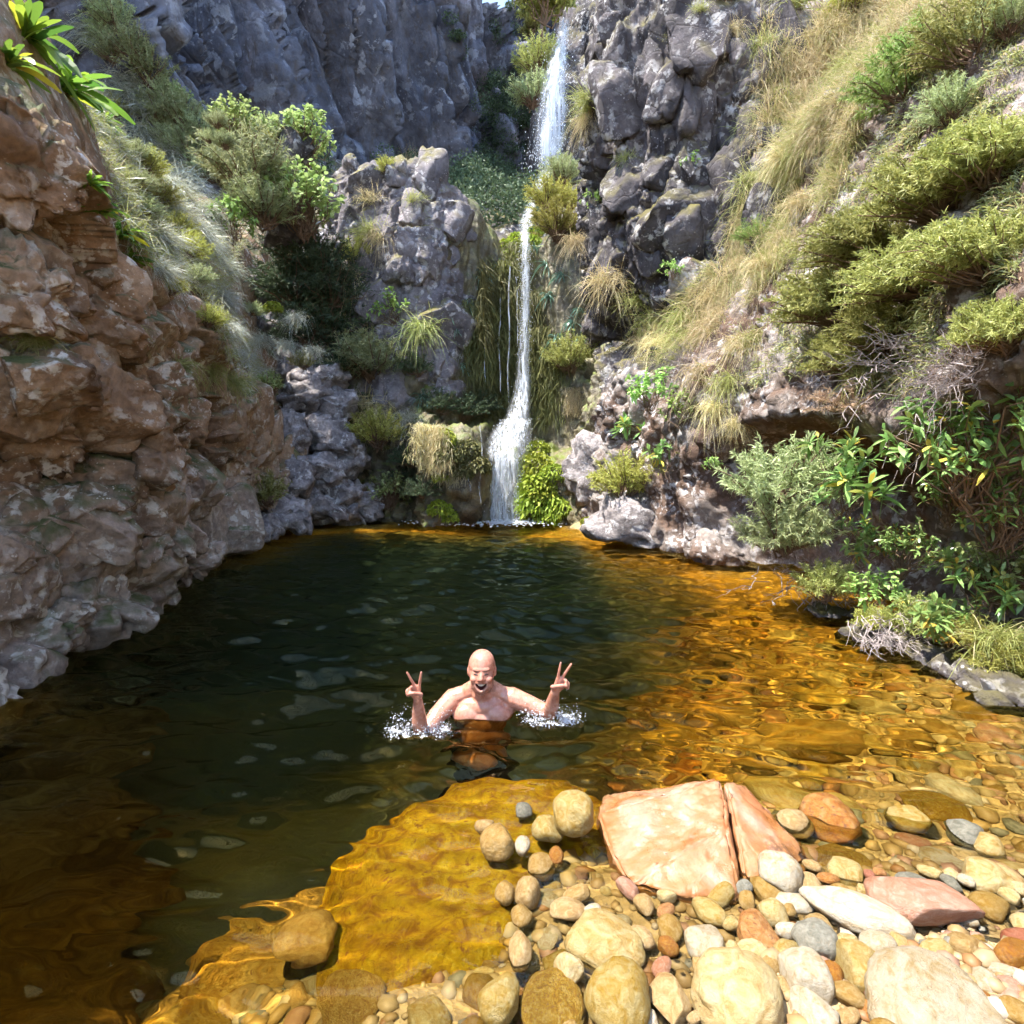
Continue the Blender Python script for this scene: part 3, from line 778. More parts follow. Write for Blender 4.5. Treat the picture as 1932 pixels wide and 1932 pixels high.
def scatter_stones():
    g = np.random.default_rng(11)
    zones = [('dry', 'in the lower right gravel bank', lambda x, y: y < 2.35 and x > -.15 and x < 2.6),
             ('left', 'in the shallows at the lower left', lambda x, y: y < 2.3 and x <= -.15 and x > -1.05),
             ('wet', 'under the golden right shallows', lambda x, y: 2.35 <= y < 3.6 and x > .2 and x < 3.2),
             ('deep', 'under the rippled amber water', lambda x, y: 3.6 <= y < 7.5 and x > .7 and x < 3.7)]
    words = {'cream': 'cream', 'tan': 'tan', 'white': 'white', 'orange': 'orange-brown', 'pink': 'pinkish', 'grey': 'grey', 'red': 'brick-red'}
    cols = ['cream', 'tan', 'white', 'orange', 'pink', 'grey', 'red']; pr = [.33, .37, .10, .08, .05, .05, .02]
    n = 0; tries = 0
    want = {'dry': 128, 'left': 30, 'wet': 62, 'deep': 34}
    have = {k: 0 for k in want}
    while n < sum(want.values()) and tries < 30000:
        tries += 1
        x = g.uniform(-1.05, 3.6); y = g.uniform(1.5, 7.4)
        z = next((q for q in zones if q[2](x, y)), None)
        if z is None or have[z[0]] >= want[z[0]]: continue
        frac = 1 - have[z[0]] / want[z[0]]
        base = {'dry': .027, 'left': .028, 'wet': .05, 'deep': .10}[z[0]]
        r = base * (1 + 1.5 * frac ** 2) * g.uniform(.75, 1.25)
        if any((x - a) ** 2 + (y - b) ** 2 < (r + c) ** 2 * .62 for a, b, c in PLACED): continue
        if abs(x) / y > .95: continue
        zb = bed1(x, y)
        if zb < -1.0: continue
        col = cols[g.choice(7, p=pr)]
        hz = r * g.uniform(.5, .75); zc = zb + r * .22
        if -.03 < zc + hz < .03: zc = (.032 if z[0] in ('dry', 'left') and zb > -.06 else -.035) - hz
        o = link('river_stone', stone_mesh(int(500 + g.integers(0, 14)), 'tan', 3, float(g.choice([0, 0, .4]))), None, (x, y, zc), (g.uniform(-.3, .3), g.uniform(-.3, .3), g.uniform(0, 6.28)),
                 (r * g.uniform(1.0, 1.45), r * g.uniform(.75, 1.0), hz), True)
        o.material_slots[0].link = 'OBJECT'; o.material_slots[0].material = SM[col]
        size = 'small' if r < base * 1.6 else 'middle-sized'
        lab = f'{size} rounded {words[col]} stone {z[1]}'
        tag(o, lab, 'stone', lab + 's'[:0])
        PLACED.append((x, y, r * 1.0)); have[z[0]] += 1; n += 1
scatter_stones()
def gravel():
    """pebbles too many to count, one mass between the stones"""
    g = np.random.default_rng(12)
    v0, f0 = ICO[1]
    V = []; F = []; MI = []; b = 0
    shapes = [(v0 * (1 + .25 * fbm(v0 * 1.3 + s * 5, 2, s))[:, None]) for s in range(8)]
    N = 12500
    x = g.uniform(-1.1, 3.6, N); y = 1.45 + 5 * g.uniform(0, 1, N) ** 1.9
    zb = zbed(x, y)
    for i in range(N):
        if zb[i] < -.9 or abs(x[i]) / y[i] > 1.7: continue
        if x[i] < -.2 and y[i] > 2.3: continue
        r = (.006 + .034 * g.uniform() ** 2.0) * (1 + .5 * max(0, y[i] - 2.2))
        s = shapes[i % 8] * np.array([r * g.uniform(.9, 1.5), r, r * .62])
        a = g.uniform(0, 6.28); c, sn = math.cos(a), math.sin(a)
        s = np.stack([s[:, 0] * c - s[:, 1] * sn, s[:, 0] * sn + s[:, 1] * c, s[:, 2]], -1)
        V.append(s + np.array([x[i], y[i], zb[i] + r * .2])); F.append(f0 + b); b += len(s)
        MI.append(np.full(len(f0), g.choice(6, p=[.3, .34, .1, .1, .1, .06])))
    me = new_mesh('gravel', np.concatenate(V), np.concatenate(F), [GM[c] for c in ('cream', 'tan', 'white', 'orange', 'pink', 'grey')], True, np.concatenate(MI))
    o = link('gravel', me, recv=True)
    tag(o, 'loose small pebbles filling the gaps between the stones of the bank', 'gravel', kind='stuff')
def pebble_mat(name, c):
    k = NT(name); co = k.coord('Object')
    col = k.mix(.6, c, k.ramp(k.noise(co, 18, 4, .6), [(.3, (.6, .55, .5)), (.7, (1.25, 1.2, 1.15))]), 'MULTIPLY')
    return k.surf(k.principled(Base__Color=col, Roughness=.6).outputs[0])
GM = {n: pebble_mat(n + '_pebble', c) for n, c in (('cream', (.31, .23, .12)), ('tan', (.27, .18, .075)), ('white', (.36, .30, .23)), ('orange', (.24, .12, .045)), ('pink', (.29, .17, .115)), ('grey', (.17, .16, .125)))}
gravel()
# ------------------------------------------------------------------ plants
def leaf_mat(name, a, b, tip=None, trans=.35, rough=.5, var=.5, spec=.3):
    k = NT(name); g = k.n('NewGeometry'); oi = k.n('ObjectInfo')
    r = g.outputs['Random Per Island']
    c = k.mix(r, a, b)
    if tip:
        c = k.mix(k.ramp(r, [(.90, 0.0), (.93, 1.0)]), c, tip)
    c = k.n('HueSaturation', Color=c, Hue=k.math('MULTIPLY_ADD', oi.outputs['Random'], .03, .485), Value=k.math('MULTIPLY_ADD', oi.outputs['Random'], var, 1 - var * .5)).outputs[0]
    p = k.principled(Base__Color=c, Roughness=rough); p.inputs['Specular IOR Level'].default_value = spec
    t = k.n('BsdfTranslucent', Color=c)
    return k.surf(k.n('MixShader', Fac=trans, i1=p.outputs[0], i2=t.outputs[0]).outputs[0])
LM = {'feather': leaf_mat('feathery_leaf', (.25, .28, .07), (.50, .50, .18)),
      'feather_grey': leaf_mat('grey_green_leaf', (.26, .31, .13), (.48, .52, .28)),
      'feather_yellow': leaf_mat('yellow_green_leaf', (.30, .31, .06), (.54, .52, .15)),
      'leafy': leaf_mat('glossy_leaf', (.13, .24, .06), (.33, .47, .16), (.58, .44, .08), .3, .3, .4, .5),
      'leafy_pale': leaf_mat('pale_round_leaf', (.24, .33, .10), (.46, .53, .22), None, .35, .35, .4, .45),
      'bright': leaf_mat('bright_leaf', (.22, .38, .08), (.40, .54, .18)),
      'straw': leaf_mat('straw_blade', (.52, .42, .20), (.72, .62, .40), (.32, .34, .12), .4, .55, .4),
      'grass': leaf_mat('green_blade', (.26, .30, .08), (.50, .50, .20), (.6, .52, .3), .4, .5, .4),
      'silver': leaf_mat('silver_reed', (.26, .28, .19), (.62, .62, .54), (.42, .38, .22), .25, .35, .4, .6),
      'strap': leaf_mat('strap_leaf', (.07, .18, .03), (.32, .44, .05), (.62, .52, .04), .5, .35, .3, .5),
      'strap_blue': leaf_mat('blue_green_strap', (.08, .19, .13), (.28, .44, .34), None, .3, .28, .4, .6),
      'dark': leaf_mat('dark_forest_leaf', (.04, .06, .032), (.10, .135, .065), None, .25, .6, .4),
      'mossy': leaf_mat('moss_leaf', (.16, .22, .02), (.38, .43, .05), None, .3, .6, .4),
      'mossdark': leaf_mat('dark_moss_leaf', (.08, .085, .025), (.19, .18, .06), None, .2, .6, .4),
      'drybrown': leaf_mat('dry_spray', (.32, .20, .13), (.50, .35, .26), None, .2, .7, .3)}
def bark_mat(name, a, b):
    k = NT(name); co = k.coord('Object')
    c = k.ramp(k.noise(k.mapping(co, (1, 1, .2)), 30, 5, .6), [(.3, a), (.7, b)])
    return k.surf(k.principled(Base__Color=c, Roughness=.85).outputs[0])
BM = {'brown': bark_mat('brown_bark', (.10, .06, .035), (.22, .14, .09)), 'grey': bark_mat('grey_twig', (.20, .16, .15), (.42, .36, .34))}

def unit(a):
    return a / (np.linalg.norm(a, axis=-1, keepdims=True) + 1e-9)
def ribbons(base, dirn, L, w, droop, n=2, wp=(.4, 1, .1), g=None, flat=None):
    """curved strips: base (N,3), direction (N,3), length, width and droop (N,)"""
    N = len(base); t = np.linspace(0, 1, n + 1)
    L = np.broadcast_to(L, (N,)); w = np.broadcast_to(w, (N,)); droop = np.broadcast_to(droop, (N,))
    Pp = base[:, None] + dirn[:, None] * (L[:, None] * t)[..., None]
    Pp = Pp + np.array([0, 0, -1.0]) * (droop[:, None] * L[:, None] * t ** 2)[..., None]
    tan = np.gradient(Pp, axis=1)
    rnd = g.normal(size=(N, 3)) if flat is None else flat + .35 * g.normal(size=(N, 3))
    side = unit(np.cross(tan, rnd[:, None]))
    off = side * (w[:, None] * np.asarray(wp)[None] * .5)[..., None]
    V = np.stack([Pp - off, Pp + off], 2).reshape(-1, 3)
    b = (np.arange(N)[:, None] * (n + 1) + np.arange(n)[None]).ravel() * 2
    F = np.stack([b, b + 1, b + 3, b + 2], -1)
    return V, F
def tubes(paths, radii, ns=5):
    V = []; F = []; o = 0
    for pth, rr in zip(paths, radii):
        pth = np.asarray(pth, float); m = len(pth)
        tan = unit(np.gradient(pth, axis=0))
        up = np.array([.3, .2, 1.0]) if abs(tan[0][2]) < .9 else np.array([1, .1, 0])
        a = unit(np.cross(tan, up)); b = np.cross(tan, a)
        th = np.linspace(0, 2 * np.pi, ns, endpoint=False)
        r = np.linspace(rr[0], rr[1], m)
        ring = pth[:, None] + r[:, None, None] * (np.cos(th)[None, :, None] * a[:, None] + np.sin(th)[None, :, None] * b[:, None])
        V.append(ring.reshape(-1, 3))
        i = np.arange(m - 1)[:, None] * ns; j = np.arange(ns)[None]; j2 = (j + 1) % ns
        F.append(np.stack([i + j, i + j2, i + ns + j2, i + ns + j], -1).reshape(-1, 4) + o); o += m * ns
    return np.concatenate(V), np.concatenate(F)
def dome(g, n, flat=.75, lo=-.25):
    d = unit(g.normal(size=(n, 3))); d[:, 2] = np.abs(d[:, 2]) * (1 - lo) + lo
    return unit(d) * np.array([1, 1, flat])
def wig(a, b, g, k=5, amp=.08):
    t = np.linspace(0, 1, k)[:, None]
    p = a * (1 - t) + b * t
    p[1:-1] += g.normal(size=(k - 2, 3)) * amp * np.linalg.norm(b - a)
    return p
# every builder returns {'foliage': (V, F), 'stem': (V, F)} for a plant about 1 m across; +X points away from the rock
def b_feather(seed, droop=.3, plumes=120, needles=64, lean=.35):
    g = np.random.default_rng(seed)
    tip = dome(g, plumes) * g.uniform(.28, .52, (plumes, 1)) + np.array([lean * .4, 0, .18])
    base = np.array([0, 0, -.12]) + g.normal(size=(plumes, 3)) * .03
    d0 = unit(tip - base); LN = np.linalg.norm(tip - base, axis=1)
    BV_, BF, o = [], [], 0
    ts = g.uniform(.42, 1.05, (plumes, needles))
    pos = base[:, None] + (tip - base)[:, None] * ts[..., None]
    pos[..., 2] -= droop * .25 * ts ** 2 * LN[:, None]
    out = unit(d0[:, None] * 1.1 + g.normal(size=(plumes, needles, 3)) * .75)
    V, F = ribbons(pos.reshape(-1, 3), out.reshape(-1, 3), g.uniform(.03, .085, plumes * needles), g.uniform(.006, .012, plumes * needles), .25, 2, (.6, 1, .15), g)
    st = tubes([wig(base[i], tip[i] - np.array([0, 0, droop * .25 * LN[i]]), g, 5, .04) for i in range(0, plumes, 3)], [(.012, .003)] * len(range(0, plumes, 3)), 4)
    return {'foliage': (V, F), 'stem': st}
def b_leafy(seed, stems=52, per=13, leaf=.095, wid=.027, lean=.3):
    g = np.random.default_rng(seed)
    tip = dome(g, stems, .8) * g.uniform(.2, .5, (stems, 1)) + np.array([lean * .5, 0, .2])
    base = np.array([0, 0, -.15]) + g.normal(size=(stems, 3)) * .04
    d0 = unit(unit(tip - base) + np.array([0, 0, .5]))
    pos = np.repeat(tip, per, 0) - np.repeat(d0, per, 0) * g.uniform(0, .16, (stems * per, 1))
    a = unit(np.repeat(d0, per, 0) * g.uniform(.1, .9, (stems * per, 1)) + unit(g.normal(size=(stems * per, 3))) * .9)
    V, F = ribbons(pos, a, g.uniform(.65, 1.2, stems * per) * leaf, g.uniform(.8, 1.2, stems * per) * wid, .3, 3, (.25, .9, .95, .06), g, np.array([0, 0, 1.0]))
    st = tubes([wig(base[i], tip[i], g, 6, .06) for i in range(stems)], [(.007, .003)] * stems, 4)
    return {'foliage': (V, F), 'stem': st}
def b_tussock(seed, n=300, L=.62, w=.009, droop=.75, out=.75, up=.9):
    g = np.random.default_rng(seed)
    base = g.normal(size=(n, 3)) * np.array([.07, .13, .06])
    d = unit(np.array([out, 0, up]) * .7 + g.normal(size=(n, 3)) * np.array([.5, .65, .45]))
    V, F = ribbons(base, d, g.uniform(.3, 1.2, n) * L, w, g.uniform(.1, 1.4, n) * droop, 4, (1, 1, .9, .6, .12), g)
    return {'foliage': (V, F)}
def b_strap(seed, n=30, L=.5, w=.075, droop=.55, out=.5, up=.8):
    g = np.random.default_rng(seed)
    base = g.normal(size=(n, 3)) * .03
    d = unit(np.array([out, 0, up]) * .7 + g.normal(size=(n, 3)) * np.array([.5, .6, .45]))
    V, F = ribbons(base, d, g.uniform(.6, 1.1, n) * L, g.uniform(.75, 1.1, n) * w, g.uniform(.4, 1.2, n) * droop, 6, (.6, .85, 1, 1.05, 1.05, .9, .3), g, np.array([-.2, 0, 1.0]))
    return {'foliage': (V, F)}
def b_tree(seed, clumps=46, per=75, leaf=.07):
    g = np.random.default_rng(seed)
    c = dome(g, clumps, .8, -.2) * g.uniform(.2, .5, (clumps, 1)) + np.array([0, 0, .55])
    pos = np.repeat(c, per, 0) + unit(g.normal(size=(clumps * per, 3))) * g.uniform(.03, .13, (clumps * per, 1))
    V, F = ribbons(pos, unit(g.normal(size=(clumps * per, 3)) + np.array([0, 0, .4])), leaf, leaf * .55, .1, 2, (.4, 1, .1), g)
    st = [wig(np.array([0, 0, -.3]), np.array([0, 0, .5]), g, 6, .04)] + [wig(np.array([0, 0, .15]), c[i], g, 5, .06) for i in range(0, clumps, 3)]
    return {'crown': (V, F), 'trunk': tubes(st, [(.035, .015)] + [(.014, .004)] * (len(st) - 1), 5)}
def b_twigs(seed, n=60, L=.8):
    g = np.random.default_rng(seed); paths = []; rad = []
    for i in range(n):
        a = g.normal(size=3) * np.array([.05, .25, .1]); d = unit(np.array([.6, 0, .1]) + g.normal(size=3) * .6)
        b = a + d * L * g.uniform(.4, .8) + np.array([0, 0, -.25 * L])
        p = wig(a, b, g, 6, .07); paths.append(p); rad.append((.006, .0025))
        for q in range(3):
            k = g.integers(2, 5); e = p[k] + unit(d + g.normal(size=3) * .7) * L * .25 + np.array([0, 0, -.06])
            paths.append(wig(p[k], e, g, 4, .08)); rad.append((.0035, .0015))
    return {'twigs': tubes(paths, rad, 3)}
def b_cushion(seed, n=900, w=.05):
    g = np.random.default_rng(seed)
    d = dome(g, n, .7, -.6); pos = d * g.uniform(.30, .42, (n, 1)) * np.array([.55, 1, 1])
    V, F = ribbons(pos, unit(d + g.normal(size=(n, 3)) * .5), g.uniform(.05, .12, n), w, .6, 2, (.6, 1, .2), g)
    return {'foliage': (V, F)}
def b_curtain(seed, n=1300):
    g = np.random.default_rng(seed)
    base = np.stack([g.uniform(0, .10, n), g.normal(0, .17, n), g.uniform(-.35, .5, n)], -1)
    V, F = ribbons(base, unit(np.array([.35, 0, -.45]) + g.normal(size=(n, 3)) * .4), g.uniform(.06, .2, n), g.uniform(.005, .012, n), .6, 3, (.8, 1, .7, .15), g)
    return {'foliage': (V, F)}
KIND = {'feather': (b_feather, {}, 'feather'), 'feather_grey': (b_feather, {'droop': .6}, 'feather_grey'), 'feather_yellow': (b_feather, {}, 'feather_yellow'), 'bright': (b_feather, {'plumes': 70}, 'bright'),
        'feather_big': (b_feather, {'plumes': 190, 'needles': 80, 'droop': .9, 'lean': .6}, 'feather'),
        'leafy': (b_leafy, {}, 'leafy'), 'leafy_pale': (b_leafy, {'stems': 80, 'per': 12, 'leaf': .075, 'wid': .045}, 'leafy_pale'), 'leafy_small': (b_leafy, {'stems': 9, 'leaf': .26, 'wid': .06}, 'leafy'),
        'leafy_bright': (b_leafy, {'stems': 26, 'per': 10, 'leaf': .12, 'wid': .05}, 'bright'),
        'straw': (b_tussock, {}, 'straw'), 'grass': (b_tussock, {}, 'grass'), 'silver': (b_tussock, {'n': 520, 'L': .42, 'w': .006, 'droop': .7, 'up': .45, 'out': .9}, 'silver'),
        'silver_hang': (b_tussock, {'n': 420, 'L': .42, 'w': .006, 'droop': .9, 'up': .35, 'out': .7}, 'silver'), 'straw_hang': (b_tussock, {'n': 420, 'L': .5, 'w': .007, 'droop': 1.2, 'up': .45, 'out': .55}, 'straw'),
        'grass_hang': (b_tussock, {'n': 360, 'L': .5, 'w': .008, 'droop': 1.1, 'up': .5, 'out': .6}, 'grass'),
        'strap': (b_strap, {}, 'strap'), 'strap_blue': (b_strap, {'n': 34, 'w': .026, 'droop': 1.2, 'L': .36}, 'strap_blue'), 'tree': (b_tree, {}, 'feather'), 'tree_dark': (b_tree, {}, 'dark'),
        'twigs': (b_twigs, {}, None), 'dry': (b_feather, {'plumes': 40, 'droop': 1.2}, 'drybrown'), 'moss': (b_cushion, {}, 'mossy'), 'mossdark': (b_cushion, {}, 'mossdark'), 'curtain': (b_curtain, {}, 'mossdark'), 'curtain_y': (b_curtain, {}, 'straw'),
        'bush_dark': (b_feather, {'plumes': 90, 'droop': .8}, 'dark')}
WORD = {'feather': 'feathery_shrub', 'feather_grey': 'feathery_shrub', 'feather_yellow': 'feathery_shrub', 'bright': 'bright_shrub', 'feather_big': 'drooping_shrub', 'leafy': 'leafy_bush', 'leafy_pale': 'leafy_bush', 'leafy_small': 'leafy_shoot', 'leafy_bright': 'leafy_bush',
        'straw': 'grass_tussock', 'grass': 'grass_tussock', 'silver': 'reed_clump', 'silver_hang': 'reed_clump', 'straw_hang': 'grass_tussock', 'grass_hang': 'grass_tussock', 'strap': 'strap_leaf_plant', 'strap_blue': 'strap_leaf_plant', 'tree': 'tree', 'tree_dark': 'tree',
        'twigs': 'bare_twigs', 'dry': 'dry_shrub', 'moss': 'moss_cushion', 'mossdark': 'moss_cushion', 'curtain': 'moss_curtain', 'curtain_y': 'moss_curtain', 'bush_dark': 'dark_shrub'}
CATW = {'tree': 'tree', 'grass_tussock': 'grass', 'reed_clump': 'reeds', 'moss_cushion': 'moss', 'moss_curtain': 'moss', 'bare_twigs': 'twigs', 'leafy_shoot': 'plant', 'strap_leaf_plant': 'plant'}
PMESH = {}
def plant_parts(kind, var):
    key = (kind, var)
    if key not in PMESH:
        fn, kw, mt = KIND[kind]
        parts = fn(hash_name(kind) + var * 101, **kw)
        PMESH[key] = {n: new_mesh(n, vf[0], vf[1], [LM[mt] if n in ('foliage', 'crown') else BM['grey' if n == 'twigs' else 'brown']], False) for n, vf in parts.items()}
    return PMESH[key]
def hash_name(s):
    return sum((i + 1) * ord(c) for i, c in enumerate(s))
NPL = [0]
def plant(kind, loc, yaw, size, label, group=None, tilt=0.0, var=None, zs=1.0):
    NPL[0] += 1
    var = (NPL[0] % (2 if KIND[kind][0] in (b_feather, b_tree) else 3)) if var is None else var
    if kind in ('feather_yellow', 'bush_dark', 'dry', 'bright', 'tree_dark'): var = 0
    parts = plant_parts(kind, var)
    word = WORD[kind]
    rot = (0, tilt, yaw); scl = (size, size, size * zs)
    if len(parts) == 1:
        o = link(word, list(parts.values())[0], None, loc, rot, scl)
    else:
        o = link(word, None, None, loc, rot, scl)
        o.empty_display_size = .1
        for n, me in parts.items():
            link(n, me, o)
    tag(o, label, CATW.get(word, 'shrub'), group)
    return o
MISS = []
def at(kind, u, v, px, label, group=None, names=None, depth=None, tilt=0.0, inset=.0, var=None, zs=1.0):
    """a plant rooted on the rock that lies at (u, v) of the picture"""
    if depth is None:
        h = cast(u, v, names)
        if h is None:
            MISS.append((kind, u, v)); return None
        loc, n = h[0], h[1]
    else:
        loc, n = P(u, v, depth), Vector((0, -1, 0))
    size = px / FPX * loc.y
    yaw = math.atan2(n.y, n.x) + R.uniform(-.35, .35)
    return plant(kind, loc - n * inset * size, yaw, size, label, group, tilt, var, zs)
# ------------------------------------------------------------------ rocks that stand on their own
def crag_rock(name, u, v, y, w, h, d, mat, label, seed, angular=.7, rot=0.0, group=None, cat='rock'):
    q, f = stone_shape(seed, 5 if y < 8 else 4, angular, .05)
    c = P(u, v, y)
    s = np.array([w / FPX * y * .5, d * .5, h / FPX * y * .5])
    p = q * s
    ca, sa = math.cos(rot), math.sin(rot)
    p = np.stack([p[:, 0] * ca - p[:, 2] * sa, p[:, 1], p[:, 0] * sa + p[:, 2] * ca], -1)
    n = unit(p / (s ** 2))
    m = float(s.mean())
    p = p + n * (m * (.14 * fbm(p / m * 1.6 + seed, 4, seed) + .24 * blocks(p, m * .8, seed + 1, (1, 1, .7), crack=.08) + .10 * blocks(p, m * .35, seed + 3, (1, 1, .7), crack=.1) + .06 * ridged(p / m * 5, 4, seed + 2) + .03 * fbm(p / m * 16, 3, seed + 6)))[:, None]
    o = link(name, new_mesh(name, p, f, [mat]), None, c)
    tag(o, label, cat, group)
    me = o.data
    BV[name + str(seed)] = BVHTree.FromPolygons((p + np.array(c)).tolist(), f.tolist())
    return o
LB = [(150, 1140, 5.4, 320, 230, 1.3, 'wide low lichen-covered boulder at the water below the left cliff', .05),
      (60, 1190, 4.75, 190, 150, .9, 'dark-fronted boulder in the water at the left edge', .1),
      (280, 975, 6.6, 240, 190, 1.5, 'blocky boulder with a smooth bluish top at the left shore', -.15),
      (110, 960, 5.2, 230, 130, 1.0, 'rounded grey boulder stacked above the wide low boulder', .2),
      (350, 1060, 7.4, 110, 90, 1.0, 'small block at the waterline where the left cliff turns back', -.2),
      (230, 1040, 5.9, 190, 100, .9, 'long ledge-like boulder between the blocky and the wide low boulder', .12),
      (60, 820, 5.0, 230, 150, .9, 'grey rounded block high on the left cliff below the mossy ledge', .1),
      (290, 800, 7.0, 180, 210, .9, 'tall lichen slab standing on the left cliff above the blocky boulder', -.3),
      (40, 330, 4.4, 260, 230, 1.1, 'overhanging brown bulge of rock under the strap-leaf plants', .1),
      (40, 560, 4.3, 190, 200, .8, 'shaded brown block below the overhanging bulge at the left edge', -.1)]
for i, (u, v, y, w, h, d, lab, r) in enumerate(LB):
    crag_rock('boulder', u, v, y, w, h, d, M['left'], lab, 700 + i, 1.2, r, 'boulders of the left shore', 'boulder')
GL = [(600, 720, 15.6, 110, 60), (640, 770, 15.4, 90, 70), (560, 690, 16.2, 80, 60), (575, 750, 15.3, 100, 70), (620, 830, 15.0, 110, 80), (550, 830, 14.4, 80, 80), (660, 860, 15.2, 70, 90), (600, 890, 14.6, 120, 70), (545, 910, 13.8, 90, 80), (640, 930, 14.9, 100, 60),
      (680, 945, 15.3, 70, 60), (590, 955, 14.2, 130, 60), (530, 970, 13.2, 110, 60), (650, 970, 14.8, 90, 40), (490, 990, 12.2, 90, 50), (520, 610, 16.5, 90, 70), (500, 560, 17, 80, 80)]
for i, (u, v, y, w, h) in enumerate(GL):
    crag_rock('boulder', u, v, y, w * 1.15, h * 1.2, 1.2, M['pale'], 'sunlit pale grey boulder of the stepped gully left of the buttress', 730 + i, .8, R.uniform(-.4, .4), 'boulders of the stepped gully', 'boulder')
crag_rock('rock_pinnacle', 545, 380, 15.5, 95, 260, 1.4, M['crag'], 'square dark rock pinnacle among bushes left of the buttress', 760, .9, .05)
crag_rock('boulder', 860, 880, 15.0, 130, 180, 1.3, M['wet'], 'dark mossy rounded rock mound left of the lower falls', 761, .1, 0, None, 'boulder')
crag_rock('boulder', 1150, 900, 14.3, 190, 130, 1.4, M['pale'], 'grey lichen-spotted mound right of the lower falls', 762, .2, -.2, None, 'boulder')
crag_rock('boulder', 1230, 1000, 11.6, 230, 100, 1.3, M['pale'], 'low pale rock at the right shore under the yellow-green bush', 763, .3, -.25, None, 'boulder')
crag_rock('boulder', 1350, 1045, 9.6, 100, 70, 1.0, M['right'], 'brown rock at the waterline right of the low pale rock', 764, .4, -.3, None, 'boulder')
BK = [(1690, 1215, 5.3, 200, 90), (1800, 1270, 4.7, 200, 110), (1905, 1310, 4.2, 190, 150), (1600, 1165, 6.2, 150, 60), (1900, 1215, 5.0, 180, 120)]
for i, (u, v, y, w, h) in enumerate(BK):
    crag_rock('boulder', u, v + 12, y, w * .9, h * .8, .8, M['crag'], ['lichen-flecked rock under bare twigs at the right shore', 'dark rock at the waterline below the rosette plants on the right', 'rough rock at the right edge just above the shallows', 'small rock at the mouth of the right undercut', 'rock bank behind the leafy bush at the right edge'][i], 770 + i, .4, -.2, 'rocks of the right shore', 'boulder')

# broken blocks that make up the faces of the cliffs
def face_blocks(host, zone, n, sizes, mat, seed, shape=(1, 1, 1), depth_in=.35):
    g = np.random.default_rng(seed)
    root = bpy.data.objects[host]
    meshes = []
    for k in range(6):
        v0, f = ICO[5 if seed == 81 else 4]
        q = v0 * ((np.abs(v0) ** 5).sum(1) ** (-1 / 5))[:, None]
        for _ in range(16):                                  # broken faces
            dd = g.normal(size=3); dd /= np.linalg.norm(dd)
            lim = g.uniform(.62, .98); hh = q @ dd
            q = q - np.where(hh > lim, hh - lim, 0)[:, None] * dd
        nn = unit(q)
        q = q + nn * (.09 * blocks(q, .55, seed + k, crack=.05) + .03 * blocks(q, .2, seed + k + 9, crack=.07) + .02 * ridged(q * 5, 4, seed + k + 2) + .012 * fbm(q * 14, 3, seed))[:, None]
        meshes.append(new_mesh('rock', q, f, [mat]))
    done = 0; tries = 0
    while done < n and tries < n * 20:
        tries += 1
        u = g.uniform(zone[0], zone[2]); v = g.uniform(zone[1], zone[3])
        h = cast(u, v, [host])
        if h is None or (len(zone) > 4 and not zone[4](u, v, h[0])): continue
        s = g.uniform(*sizes)
        sc_ = np.array(shape) * s * g.uniform(.75, 1.3, 3)
        o = link('rock', meshes[int(g.integers(0, 6))], root, h[0] - h[1] * s * depth_in, (g.uniform(-.35, .35), g.uniform(-.35, .35), math.atan2(h[1].y, h[1].x) + g.uniform(-.4, .4)), sc_)
        done += 1
face_blocks('cliff_left', (0, 180, 470, 1130, lambda u, v, p: p.z < 2.9 - .12 * max(0, p.y - 6)), 80, (.22, .5), M['left'], 81, (.7, 1.15, .85))
face_blocks('cliff_left', (0, 180, 400, 640, lambda u, v, p: 2.6 < p.z < 3.2), 22, (.14, .3), M['left'], 85, (.7, 1.2, .8), .5)
face_blocks('cliff_left', (380, 700, 640, 1010, lambda u, v, p: p.z < 3.2), 30, (.3, .6), M['left'], 82, (.7, 1, 1.2))
face_blocks('cliff_right', (1120, 0, 1460, 520, lambda u, v, p: p.y > 10), 70, (.25, .7), M['crag'], 83, (.6, .9, 1.4), .45)
face_blocks('rock_buttress', (620, 290, 930, 760, lambda u, v, p: p.x < -1.2), 55, (.25, .65), M['buttress'], 84, (.6, 1, 1.2), .45)
